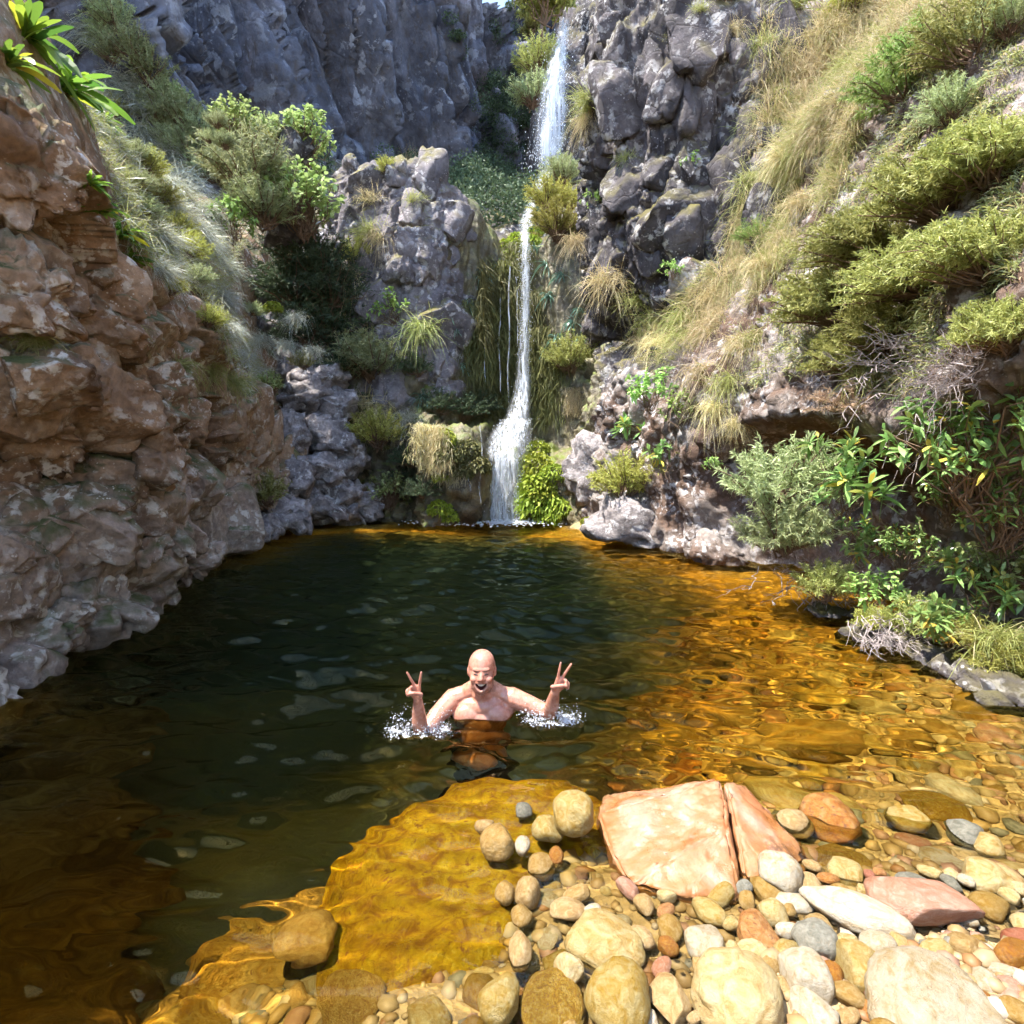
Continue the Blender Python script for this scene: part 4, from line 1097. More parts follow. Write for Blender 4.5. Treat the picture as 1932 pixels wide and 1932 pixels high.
# ------------------------------------------------------------------ planting, left side
for u, v, s, lab in [(50, 70, 170, 'large yellow-green strap-leaf plant in the top left corner'), (120, 165, 150, 'strap-leaf plant with bright tips hanging below the top left one'), (15, 120, 120, 'dark strap-leaf plant cut by the left edge'), (190, 232, 75, 'small yellow strap-leaf plant at the lip of the left cliff'),
                  (190, 400, 80, 'dark green strap-leaf plant in shade on the left ledge'), (225, 445, 85, 'middle dark strap-leaf plant on the left ledge'), (240, 492, 85, 'lowest strap-leaf plant on the left ledge'), (170, 345, 60, 'uppermost small strap-leaf plant on the shaded left ledge')]:
    at('strap', u, v, s * 1.35, lab, 'strap-leaf plants on the left cliff')
for i, (u, v, s) in enumerate([(200, 30, 90), (180, 70, 100), (215, 110, 100), (250, 170, 100), (230, 225, 100), (270, 250, 100), (300, 310, 120), (250, 300, 100), (340, 340, 110), (290, 380, 120), (340, 410, 120), (380, 400, 100), (260, 350, 90), (300, 450, 120), (345, 480, 120), (390, 460, 90), (300, 510, 100), (360, 530, 100), (410, 560, 100), (390, 610, 90), (430, 620, 80), (450, 670, 70), (470, 590, 70), (420, 505, 90), (320, 550, 80), (235, 160, 110), (275, 210, 110), (310, 260, 110), (345, 300, 110), (270, 320, 110), (320, 350, 110), (370, 440, 110), (260, 400, 110), (400, 420, 100), (330, 440, 100), (240, 270, 100), (210, 190, 90), (205, 80, 90), (290, 280, 90)]):
    at(('silver_hang', 'silver', 'feather_grey', 'silver', 'feather_yellow')[i % 5], u, v, s * (1.2 if i % 5 in (0, 1, 3) else .75), 'silvery drooping clump on the steep left bank', 'silvery clumps on the left bank')
for i, (u, v, s) in enumerate([(225, 55, 90), (255, 105, 90), (285, 150, 90), (320, 200, 80), (350, 235, 90), (385, 260, 90), (300, 230, 80), (420, 290, 90), (360, 300, 90), (400, 340, 90), (440, 360, 90), (335, 270, 70)]):
    at('feather_grey', u, v, s * 1.2, 'low grey-green shrub along the crest of the left bank', 'low shrubs on the left crest')
at('leafy_pale', 338, 195, 60, 'small round-topped bush standing up from the left crest')
at('leafy_pale', 575, 420, 170, 'bright leafy bush hanging in front of the rock pinnacle', depth=15.0)
at('leafy_pale', 570, 290, 140, 'tall pale bush on top of the rock pinnacle', depth=15.8)
at('feather_grey', 505, 280, 110, 'upright feathery shrub left of the pinnacle top', depth=15.5)
at('leafy_pale', 455, 260, 110, 'pale bush on the skyline of the left bank', depth=14.5)
at('feather_grey', 470, 340, 190, 'large soft grey-green shrub above the gully', depth=14.3)
at('feather_grey', 500, 410, 150, 'soft grey-green shrub below the large one above the gully', depth=14.2)
at('leafy_bright', 445, 440, 110, 'bright green leafy bush at the top of the gully', depth=13.6)
at('feather_yellow', 485, 270, 60, 'small yellowish shrub among the pale bushes of the left skyline', depth=14.6)
for i, (u, v, s) in enumerate([(410, 235, 50), (425, 275, 50), (395, 265, 40)]):
    at('feather_grey', u, v, s, 'small silvery-blue shrub on the left crest', 'silvery-blue shrubs on the left crest', depth=12.5)
for i, (u, v, s) in enumerate([(560, 560, 130), (600, 520, 140), (620, 620, 140), (585, 640, 120), (640, 700, 110), (560, 480, 110), (630, 560, 120), (655, 780, 90)]):
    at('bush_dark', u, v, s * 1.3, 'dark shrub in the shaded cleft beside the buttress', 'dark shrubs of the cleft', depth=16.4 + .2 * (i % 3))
at('moss', 515, 580, 40, 'yellow-green moss cushion in the stepped gully', depth=13.6)
at('feather_yellow', 575, 690, 55, 'small yellow-green shrub on the gully rocks', depth=14.2)
at('leafy_pale', 515, 735, 60, 'small leafy plant on the left side of the gully', depth=13.2)
at('feather', 505, 940, 110, 'shaded green shrub at the foot of the left cliff', depth=12.4)
for i, (u, v, s) in enumerate([(490, 640, 80), (540, 650, 70), (560, 600, 70), (500, 700, 60), (590, 660, 60)]):
    at('silver_hang', u, v, s, 'pale reed clump hanging over the stepped gully', 'reed clumps of the gully', depth=13.8)
for i, (u, v, s) in enumerate([(60, 640, 110), (140, 650, 100), (230, 620, 100), (330, 690, 110), (400, 700, 100), (440, 720, 90)]):
    at('grass_hang', u, v, s, 'thin grass hanging in the shade of the left ledge', 'grass on the shaded left ledge')
for i, (u, v, s) in enumerate([(30, 650, 70), (110, 660, 90), (190, 650, 80), (170, 690, 70), (60, 700, 60)]):
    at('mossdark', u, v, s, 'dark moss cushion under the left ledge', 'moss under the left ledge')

# ------------------------------------------------------------------ planting, middle
for i, (k, u, v, s, lab) in enumerate([('feather_yellow', 672, 492, 70, 'yellow-green shrub halfway up the buttress'), ('straw_hang', 660, 530, 100, 'pale drooping tussock below the yellow-green shrub of the buttress'), ('straw', 700, 380, 60, 'dry tuft on the left shoulder of the buttress'), ('straw', 770, 300, 50, 'dry tuft on the crest of the buttress'),
    ('grass', 700, 440, 70, 'grass tuft on the upper buttress face'), ('grass', 780, 380, 50, 'grass tuft near the right shoulder of the buttress'), ('feather_yellow', 735, 320, 40, 'tiny yellow shrub on the buttress crest'), ('straw_hang', 720, 450, 70, 'dry grass hanging from the middle of the buttress'),
    ('leafy_bright', 745, 605, 80, 'bright leafy shoots at the right foot of the buttress'), ('grass_hang', 795, 620, 100, 'dark arching tussock beside the bright leafy shoots'), ('feather_grey', 705, 700, 140, 'pale hanging shrub left of the falls'), ('straw_hang', 700, 770, 120, 'dry beard of grass below the pale hanging shrub'),
    ('feather_yellow', 715, 830, 100, 'yellow-green bush above the left pool corner'), ('leafy_pale', 735, 940, 80, 'light green bush at the left pool corner'), ('silver_hang', 770, 790, 80, 'bleached strap tussock between bush and mossy mound'), ('strap_blue', 800, 750, 80, 'dark strap-leaf clump above the mossy mound')]):
    at(k, u, v, s * 1.2, lab, None, depth=15.5 if v > 780 and k != 'strap_blue' else None)
for i, (u, v, s) in enumerate([(880, 570, 80), (905, 520, 80), (860, 620, 70), (845, 590, 60), (1030, 500, 80), (1060, 520, 80), (1010, 470, 60), (1050, 640, 80), (1080, 610, 90), (1100, 640, 70), (1035, 560, 70), (930, 640, 60), (1095, 585, 60), (870, 690, 50), (940, 500, 60)]):
    at('strap_blue', u, v, s * 1.1, 'blue-green strap-leaf clump on the wet rock beside the lower falls', 'strap-leaf clumps beside the lower falls')
for i, (u, v, s) in enumerate([(905, 590, 120), (935, 620, 130), (960, 640, 130), (890, 650, 120), (920, 690, 120), (950, 560, 100), (1010, 620, 100), (1015, 700, 120), (1035, 740, 110), (975, 520, 90), (940, 730, 110), (895, 730, 90)]):
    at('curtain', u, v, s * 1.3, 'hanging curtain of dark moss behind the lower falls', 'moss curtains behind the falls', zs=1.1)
for i, (u, v, s) in enumerate([(965, 470, 50), (955, 490, 40), (1000, 460, 40), (980, 455, 40), (1010, 445, 40), (945, 510, 40)]):
    at('moss', u, v, s * 1.4, 'bright moss cushion at the lip of the lower falls', 'moss at the lip of the falls')
for i, (u, v, s) in enumerate([(1010, 880, 70), (1005, 920, 80), (1020, 950, 90), (1035, 930, 70), (1000, 965, 70), (1050, 960, 60), (1015, 850, 50), (1045, 895, 50), (990, 940, 60), (1030, 975, 60)]):
    at('moss', u, v, s * 1.3, 'bright green moss cushion at the right foot of the lower falls', 'moss right of the lower falls')
for i, (u, v, s) in enumerate([(835, 830, 60), (850, 860, 60), (880, 850, 60), (870, 890, 50), (835, 900, 40), (830, 960, 50), (850, 975, 40), (895, 880, 60)]):
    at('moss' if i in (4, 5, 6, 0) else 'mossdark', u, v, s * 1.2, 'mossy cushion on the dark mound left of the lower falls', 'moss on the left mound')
for i, (u, v, s) in enumerate([(800, 840, 60), (825, 850, 70), (850, 880, 60)]):
    at('curtain_y', u, v, s * 1.4, 'straw-coloured moss hanging from the dark mound', 'dry moss on the left mound')
for i, (u, v, s) in enumerate([(830, 770, 90), (870, 780, 90), (905, 770, 80), (790, 700, 80), (780, 870, 80), (770, 920, 90), (800, 930, 80)]):
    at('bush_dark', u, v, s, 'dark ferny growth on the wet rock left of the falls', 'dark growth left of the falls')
at('feather', 1080, 690, 120, 'round fuzzy yellow-green bush right of the lower falls')
at('curtain_y', 1085, 760, 60, 'yellow grass beard under the fuzzy round bush')
at('feather_yellow', 1035, 390, 100, 'upper of two yellow-green shrubs above the lip of the falls', depth=17.5)
at('feather_yellow', 1050, 440, 115, 'lower of two yellow-green shrubs above the lip of the falls', depth=17.0)
at('straw_hang', 1088, 455, 80, 'pale tussock drooping under the crag beside the falls', depth=15.0)
at('feather_grey', 1060, 340, 90, 'grey-green shrub on the rocks below the upper falls', depth=24)
at('feather_yellow', 1075, 390, 70, 'small yellow shrub beside the crag foot', depth=18)
for k, u, v, s, y, lab in [('tree', 1028, 66, 105, 33, 'light green tree left of the top of the upper falls'), ('tree', 1004, 78, 45, 38, 'small tree on the far notch under the sky'), ('feather', 1014, 130, 85, 33, 'rounded bush below the light green tree at the upper falls'), ('feather_grey', 1004, 190, 85, 33, 'grey-green bush at the left side of the upper falls'), ('tree', 1018, 22, 50, 36, 'topmost tree beside the strip of sky')]:
    at(k, u, v, s * 1.2, lab, 'growth beside the upper falls', depth=y)
at('grass', 1110, 195, 90, 'green grass tuft on the left edge of the crag')
at('straw_hang', 1110, 225, 90, 'dry grass hanging below the green tuft on the crag edge')
at('leafy_bright', 1125, 395, 60, 'leafy shoots on the lower left of the crag')
at('leafy_bright', 1300, 320, 50, 'small leafy shoot on the right side of the crag')
for u, v in [(1270, 70), (1320, 20), (1180, 300)]:
    at('grass', u, v, 45, 'small grass tuft on a ledge of the dark crag', 'tufts on the crag')

# ------------------------------------------------------------------ planting, right side
def slope_grass():
    """dry grass that covers the right slope as one mat"""
    poly = [(1440, 40), (1640, -20), (1932, -20), (1932, 60), (1640, 150), (1600, 320), (1560, 420), (1500, 480), (1430, 560), (1330, 640), (1220, 700), (1190, 640), (1290, 560), (1370, 480), (1405, 330), (1430, 180)]
    n = len(poly); g = np.random.default_rng(31); pts = []; nor = []
    def inside(x, y):
        c = False
        for i in range(n):
            x1, y1 = poly[i]; x2, y2 = poly[i - 1]
            if (y1 > y) != (y2 > y) and x < (x2 - x1) * (y - y1) / (y2 - y1) + x1: c = not c
        return c
    while len(pts) < 5200:
        u = g.uniform(1180, 1932); v = g.uniform(-20, 720)
        if not inside(u, v): continue
        h = cast(u, v, ['cliff_right'])
        if h is None: continue
        if vnoise(np.array([[h[0].x * 1.3, h[0].y * 1.3, h[0].z * 1.3]]), 8)[0] < -.18: continue
        pts.append(h[0][:]); nor.append(h[1][:])
    pts = np.repeat(np.array(pts), 8, 0) + g.normal(size=(5200 * 8, 3)) * .05; nor = np.repeat(np.array(nor), 8, 0)
    wob = np.stack([vnoise(pts * 2.2, 71), vnoise(pts * 2.2 + 7, 72), vnoise(pts * 2.2 + 13, 73)], -1)
    d = unit(nor * .6 + np.array([-.15, -.2, .45]) + .7 * wob + g.normal(size=pts.shape) * .5)
    sz = pts[:, 1] / 9.0
    V, F = ribbons(pts - nor * .03, d, g.uniform(.10, .50, len(pts)) * (1 + .5 * wob[:, 0]) * sz, .0075 * sz, g.uniform(-.1, 1.2, len(pts)), 2, (1, .75, .12), g)
    me = new_mesh('dry_grass', V, F, [LM['straw'], LM['grass']], False, np.repeat((g.uniform(size=len(pts)) < .38 + .6 * vnoise(pts * .9, 3)).astype(int), 2))
    tag(link('dry_grass', me), 'mat of dry straw-coloured grass covering the steep right slope', 'grass', kind='stuff')
slope_grass()
def wall_heath():
    """low lichen and heath growth over the right wall, one mat"""
    g = np.random.default_rng(37); P_ = []; N_ = []
    while len(P_) < 3000:
        u = g.uniform(1380, 1932); v = g.uniform(20, 760)
        if v < 620 - (u - 1300) * 1.15: continue
        if v > 730 + (u - 1500) * .06: continue
        h = cast(u, v, ['cliff_right'])
        if h is None: continue
        if vnoise(np.array([[h[0].x * 2.1, h[0].y * 2.1, h[0].z * 2.1]]), 9)[0] < .0: continue
        P_.append(h[0][:]); N_.append(h[1][:])
    P_ = np.repeat(np.array(P_), 11, 0) + g.normal(size=(3000 * 11, 3)) * .045; N_ = np.repeat(np.array(N_), 11, 0)
    d = unit(N_ * .7 + np.array([-.1, -.1, .3]) + g.normal(size=P_.shape) * .55)
    V, F = ribbons(P_ - N_ * .02, d, g.uniform(.03, .13, len(P_)), g.uniform(.006, .014, len(P_)), .4, 2, (.7, 1, .15), g)
    me = new_mesh('wall_heath', V, F, [LM['feather_grey'], LM['feather'], LM['straw']], False, np.repeat(g.choice(3, len(P_), p=[.45, .35, .2]), 2))
    tag(link('wall_heath', me), 'low heath and lichen growth over the right rock wall', 'heath', kind='stuff')
wall_heath()
for i, (u, v, s) in enumerate([(1440, 90, 90), (1500, 150, 100), (1560, 60, 100), (1430, 230, 90), (1480, 300, 110), (1540, 260, 110), (1420, 340, 90), (1460, 400, 110), (1520, 380, 100), (1400, 450, 90), (1440, 500, 100), (1360, 560, 110), (1300, 600, 120), (1250, 650, 110), (1340, 620, 100), (1600, 130, 100), (1380, 60, 70), (1490, 450, 90), (1240, 600, 90), (1620, 40, 90)]):
    at('straw_hang' if i % 3 else 'grass_hang', u, v, s * 1.15, 'long drooping tussock on the dry right slope', 'tussocks of the right slope')
for k, u, v, s, lab in [('straw_hang', 1150, 530, 120, 'pale drooping tussock under the crag right of the falls'), ('grass', 1210, 570, 80, 'green tuft beside the pale tussock under the crag'), ('leafy_bright', 1270, 520, 45, 'leafy shoot at the foot of the crag'), ('bright', 1430, 450, 70, 'pale green succulent clump in the dry grass'), ('bright', 1400, 490, 50, 'smaller pale green clump below the succulent one'),
    ('bright', 1715, 180, 170, 'bright green bush high on the right slope'), ('bright', 1745, 110, 130, 'upper bright green bush of the right slope'), ('feather', 1840, 90, 170, 'grey-green heath bush at the upper right'), ('feather_grey', 1800, 220, 120, 'grey shrub right of the bright green bush'), ('feather_yellow', 1600, 30, 110, 'golden bush at the top of the right slope'), ('feather_yellow', 1370, 10, 90, 'yellow bush on top of the crag'), ('grass', 1500, 10, 100, 'dark green tussock at the top edge of the right slope'),
    ('feather_grey', 1900, 60, 120, 'pale heath bush in the top right corner')]:
    at(k, u, v, s * 1.15, lab)
for i, (u, v, s, lab) in enumerate([(1590, 590, 190, 'leftmost part-hanging olive shrub of the right wall'), (1680, 470, 210, 'olive feathery shrub in the middle of the right wall'), (1780, 390, 220, 'wide olive shrub above the middle of the right wall'), (1870, 330, 200, 'topmost olive shrub at the right edge'), (1760, 540, 210, 'central dense olive shrub over the undercut'), (1870, 500, 220, 'olive shrub at the right edge over the undercut'), (1620, 690, 150, 'small olive shrub at the lip of the undercut'), (1680, 640, 170, 'low olive shrub just above the bare twigs'), (1900, 640, 170, 'dark olive shrub at the right edge above the leafy bush')]):
    at('feather_big', u, v, s * 1.1, lab, 'olive shrubs of the right wall')
for i, (u, v, s, lab) in enumerate([(1740, 690, 260, 'tangle of bare grey twigs hanging over the undercut'), (1830, 690, 200, 'right-hand tangle of bare twigs over the undercut'), (1680, 1185, 150, 'bare twigs lying at the right waterline'), (1540, 1090, 170, 'bare branches reaching over the water under the feathery bush'), (1290, 680, 110, 'bleached bare stems beside the dry grass')]):
    at('twigs', u, v, s, lab, depth=[None, None, 5.1, 6.6, None][i])
at('dry', 1620, 770, 150, 'brown dead spray hanging from the undercut lip')
at('grass_hang', 1640, 710, 130, 'yellow-green grass hanging over the undercut lip')
for k, u, v, s, y, lab in [('feather_grey', 1465, 930, 215, 6.8, 'feathery green bush in front of the dark undercut'), ('feather_grey', 1480, 1020, 175, 6.6, 'lower feathery bush drooping to the water under the undercut'), ('leafy_small', 1565, 885, 110, 6.0, 'single leafy rosette standing before the undercut'), ('leafy_small', 1590, 950, 140, 5.8, 'leafy rosettes on a bare branch before the undercut'), ('leafy_small', 1640, 1050, 80, 6.0, 'low rosette in the shade of the undercut'), ('leafy_small', 1610, 1010, 60, 6.2, 'tiny rosette below the leafy branch of the undercut'),
    ('leafy', 1830, 900, 310, 4.7, 'large glossy bush with yellowing leaves at the right edge'), ('leafy', 1890, 1000, 200, 4.7, 'glossy bush below the large one at the right edge'), ('leafy', 1790, 960, 140, 5.2, 'glossy branch left of the large bush at the right'), ('leafy_small', 1790, 1080, 90, 5.0, 'thin rosette on a stem at right above the waterline'), ('leafy_small', 1770, 1180, 110, 4.8, 'pale rosette plant at the right waterline'), ('leafy_small', 1845, 1140, 110, 4.7, 'upper rosette plant on the right bank'), ('leafy_small', 1700, 1150, 60, 5.2, 'small rosette beside the bare twigs at the right waterline'),
    ('grass', 1890, 1210, 150, 4.4, 'soft grass clump on the right bank'), ('feather_yellow', 1640, 1180, 70, 5.3, 'small olive tuft among the waterline twigs'), ('feather_yellow', 1830, 1210, 90, 4.6, 'olive tuft on the right bank beside the grass clump'), ('leafy_bright', 1225, 760, 100, 10.9, 'bright leafy plant on the right wall above the yellow-green bush'), ('leafy_bright', 1290, 790, 90, 10.3, 'bright leafy plant right of the first on the right wall'), ('leafy_small', 1190, 820, 70, 12.2, 'rosette shoots left of the bright leafy plants'), ('leafy_small', 1265, 870, 70, 10.6, 'rosette shoots above the right shore bush'), ('leafy_bright', 1345, 885, 40, 9.0, 'small yellow-green shoot on the pale ridge at right')]:
    at(k, u, v, s * 1.15, lab, depth=y)
for k, u, v, s, y, lab in [('feather', 1560, 1115, 110, 6.1, 'soft shrub at the mouth of the right undercut'), ('leafy_bright', 1640, 1135, 110, 5.6, 'light green leafy bush spilling to the right waterline'), ('feather', 1735, 1185, 120, 5.1, 'soft shrub between the rosettes of the right waterline'),
    ('leafy_bright', 1800, 1215, 110, 4.8, 'light green leafy bush on the rocks of the right waterline'), ('feather_yellow', 1880, 1265, 120, 4.4, 'yellow-green tuft at the right edge above the shallows'), ('leafy', 1700, 1060, 130, 5.7, 'glossy bush in the middle of the undercut'), ('leafy_pale', 1880, 1110, 170, 4.9, 'pale leafy bush at the right edge below the glossy bushes'), ('grass_hang', 1925, 1290, 120, 4.3, 'grass overhanging the shallows at the right edge')]:
    at(k, u, v, s * 1.15, lab, depth=y)
at('feather_yellow', 1180, 925, 150, 'yellow-green bush on the low pale rock at the right shore', depth=11.9)
at('feather_yellow', 1240, 910, 110, 'right part of the yellow-green growth at the right shore', depth=11.5)
for u, v in [(1110, 985), (1140, 998), (1165, 1005)]:
    at('moss', u, v, 35, 'moss cushion at the waterline right of the falls', 'moss at the right waterline', depth=13.2)
for i, (u, v, s) in enumerate([(1400, 650, 100), (1380, 720, 100), (1350, 770, 90), (1430, 640, 90), (1330, 700, 100), (1290, 640, 90), (1390, 800, 60)]):
    at('grass_hang' if i % 2 else 'straw_hang', u, v, s * 1.2, 'wispy grass on the pale ridge left of the undercut', 'grass of the pale ridge')

def forest():
    """shaded wood of the upper valley, one mass"""
    g = np.random.default_rng(41); c = []
    for k in range(110):
        u = g.uniform(850, 1015); v = g.uniform(150, 430)
        h = cast(u, v, ['valley', 'cliff_far'])
        if h is None or (h[3] == 'cliff_far' and u < 905): continue
        c.append((*h[0][:], g.uniform(.5, 1.3)))
    for k in range(26):
        u = g.uniform(420, 900); v = g.uniform(180, 330)
        h = cast(u, v, ['valley'])
        if h is not None: c.append((*h[0][:], g.uniform(.5, 1.1)))
    for k in range(60):
        u = g.uniform(170, 1000); v = g.uniform(0, 330)
        h = cast(u, v, ['cliff_far'])
        if h is not None and vnoise(np.array([[h[0].x * .12, 0, h[0].z * .12]]), 5)[0] > .1: c.append((*h[0][:], g.uniform(.35, .8)))
    c = np.array(c); per = 230
    ctr = np.repeat(c, per, 0); n = len(ctr)
    pos = ctr[:, :3] + np.array([0, -.3, .4]) + unit(g.normal(size=(n, 3))) * (ctr[:, 3:] * g.uniform(.55, 1.05, (n, 1))) * np.array([1, .8, .85])
    V, F = ribbons(pos, unit(g.normal(size=(n, 3)) + np.array([0, -.2, .5])), .15, .08, .1, 2, (.5, 1, .15), g)
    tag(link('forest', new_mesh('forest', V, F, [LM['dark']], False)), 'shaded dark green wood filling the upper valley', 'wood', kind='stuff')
forest()
def bank_cover():
    """low growth over the left bank"""
    g = np.random.default_rng(43); P_ = []; N_ = []
    poly = [(150, -10), (215, 30), (330, 190), (430, 250), (470, 420), (430, 560), (500, 700), (460, 740), (380, 560), (250, 460), (170, 240), (120, 60)]
    n = len(poly)
    while len(P_) < 2200:
        u = g.uniform(110, 510); v = g.uniform(-10, 740); c = False
        for i in range(n):
            x1, y1 = poly[i]; x2, y2 = poly[i - 1]
            if (y1 > v) != (y2 > v) and u < (x2 - x1) * (v - y1) / (y2 - y1) + x1: c = not c
        if not c: continue
        h = cast(u, v, ['cliff_left'])
        if h: P_.append(h[0][:]); N_.append(h[1][:])
    P_ = np.repeat(np.array(P_), 9, 0) + g.normal(size=(2200 * 9, 3)) * .05; N_ = np.repeat(np.array(N_), 9, 0)
    d = unit(N_ * .7 + np.array([.2, -.1, .35]) + g.normal(size=P_.shape) * .7)
    V, F = ribbons(P_ - N_ * .03, d, g.uniform(.06, .32, len(P_)), .009, g.uniform(-.1, 1.0, len(P_)), 2, (1, .75, .12), g)
    me = new_mesh('bank_growth', V, F, [LM['silver'], LM['grass'], LM['feather']], False, np.repeat(g.choice(3, len(P_), p=[.45, .3, .25]), 2))
    tag(link('bank_growth', me), 'low grass and heath covering the steep left bank', 'grass', kind='stuff')
bank_cover()
print('MISSED', MISS)
# ------------------------------------------------------------------ falling water
def foam_mat(name, col=(.86, .89, .93), dens=.9, sx=(9, 9, .6), lo=.42, hi=.62, glow=.35):
    k = NT(name); co = k.coord('Object')
    n1 = k.noise(k.mapping(co, sx), 1.0, 6, .65, .3)
    a = k.math('MULTIPLY', k.ramp(n1, [(lo, 0.0), (hi, 1.0)]), dens)
    e = k.n('Attribute', _attribute_name='edge').outputs['Fac']
    a = k.math('MULTIPLY', a, e)
    p = k.principled(Base__Color=col, Roughness=.35)
    t = k.n('BsdfTranslucent', Color=col)
    m = k.n('MixShader', Fac=glow, i1=p.outputs[0], i2=t.outputs[0]).outputs[0]
    return k.surf(k.n('MixShader', Fac=a, i1=k.n('BsdfTransparent').outputs[0], i2=m).outputs[0])
M['veil'] = foam_mat('falling_water_veil', (.82, .88, .98), .72, (6, 6, .25), .28, .74)
M['stream'] = foam_mat('falling_water_stream', (.88, .91, .95), .85, (18, 18, .9), .38, .66)
def drop_mat():
    k = NT('water_drops')
    p = k.principled(Base__Color=(.86, .89, .93), Roughness=.12)
    p.inputs['Specular IOR Level'].default_value = 1.0
    t = k.n('BsdfTranslucent', Color=(.86, .89, .93))
    return k.surf(k.n('MixShader', Fac=.35, i1=p.outputs[0], i2=t.outputs[0]).outputs[0])
M['drops'] = drop_mat()
def ribbon_sheet(name, path, widths, mat, parent, seed, cols=26, bulge=.25, curl=.05, fade=.35):
    """a curtain of water: path (k,3) down the fall, its width at each point; bowed towards the viewer"""
    path = np.asarray(path, float); t = np.linspace(0, 1, len(path)); tt = np.linspace(0, 1, 90)
    c = resample(path, t, tt); w = np.interp(tt, t, widths)
    s = np.linspace(-1, 1, cols)
    G = np.zeros((90, cols, 3))
    G[..., 0] = c[:, None, 0] + w[:, None] * s[None] * .5
    G[..., 1] = c[:, None, 1] - bulge * w[:, None] * (1 - s[None] ** 2)
    G[..., 2] = c[:, None, 2]
    G[..., 1] += curl * fbm(G * np.array([7, 7, .8]), 3, seed)
    G[..., 0] += curl * .8 * fbm(G * np.array([3, 3, 1.6]) + 8, 3, seed + 1)
    me = new_mesh(name, G.reshape(-1, 3), grid_faces(90, cols), [mat])
    a = me.attributes.new('edge', 'FLOAT', 'POINT')
    e = sstep(1.0, 1 - fade * 2, np.abs(s))[None] * (sstep(-.01, .05, tt) * (1 - .55 * sstep(.86, 1.0, tt)))[:, None]
    a.data.foreach_set('value', e.ravel().astype(np.float32))
    return link(name, me, parent)
def drops(name, pts, rad, parent=None, stretch=1.5, recv=False):
    v, f = ICO[1]; n = len(pts)
    V = (v[None] * rad[:, None, None] * np.array([1, 1, stretch]) + pts[:, None]).reshape(-1, 3)
    F = (f[None] + (np.arange(n) * len(v))[:, None, None]).reshape(-1, 3)
    o = link(name, new_mesh(name, V, F, [M['drops']]), parent, recv=recv)
    o['kind'] = 'stuff'
    return o
def upper_falls():
    e = link('waterfall', None); tag(e, 'tall white upper waterfall veiling down the far cliff beside the crag', 'waterfall')
    g = np.random.default_rng(51)
    y = 31.5
    L = [P(1066, 38, y + 1.2), P(1056, 95, y + .6), P(1049, 150, y), P(1043, 210, y - .2), P(1037, 265, y - .3), P(1030, 318, y - .4)]
    ribbon_sheet('veil', L, np.array([22, 36, 54, 70, 72, 50]) / FPX * y, M['veil'], e, 1, 34, .25, .12)
    ribbon_sheet('veil', [p + Vector((.12, .35, 0)) for p in L], np.array([14, 24, 36, 48, 52, 40]) / FPX * y, M['veil'], e, 5, 26, .2, .1)
    ribbon_sheet('veil', [p + Vector((-.1, -.5, -.1)) for p in L[1:]], np.array([6, 16, 24, 26, 22]) / FPX * y, M['veil'], e, 9, 20, .2, .12)
    pts = []; 
    for i in range(1500):
        t = g.uniform(0, 1) ** .7; k = t * 5; j = min(int(k), 4); p = np.array(L[j]) * (1 - (k - j)) + np.array(L[j + 1]) * (k - j)
        pts.append(p + g.normal(size=3) * np.array([.22 + .35 * t, .3, .2]))
    drops('spray', np.array(pts), g.uniform(.008, .02, 1500), e, 2.5)
    # cascade between the two falls
    e2 = link('waterfall', None); tag(e2, 'thin white cascade over rocks between the upper and lower falls', 'waterfall')
    C = [P(1034, 318, 30.5), P(1020, 345, 28), P(1006, 372, 25), P(996, 400, 21.5), P(988, 425, 18.6), P(989, 440, 17.5)]
    ribbon_sheet('cascade', C, [.9, .75, .5, .4, .36, .34], M['stream'], e2, 12, 20, -.1, .1)
    ribbon_sheet('cascade', [p + Vector((.15, -.2, .12)) for p in C], [.5, .4, .3, .3, .26, .26], M['stream'], e2, 14, 14, -.1, .12)
upper_falls()
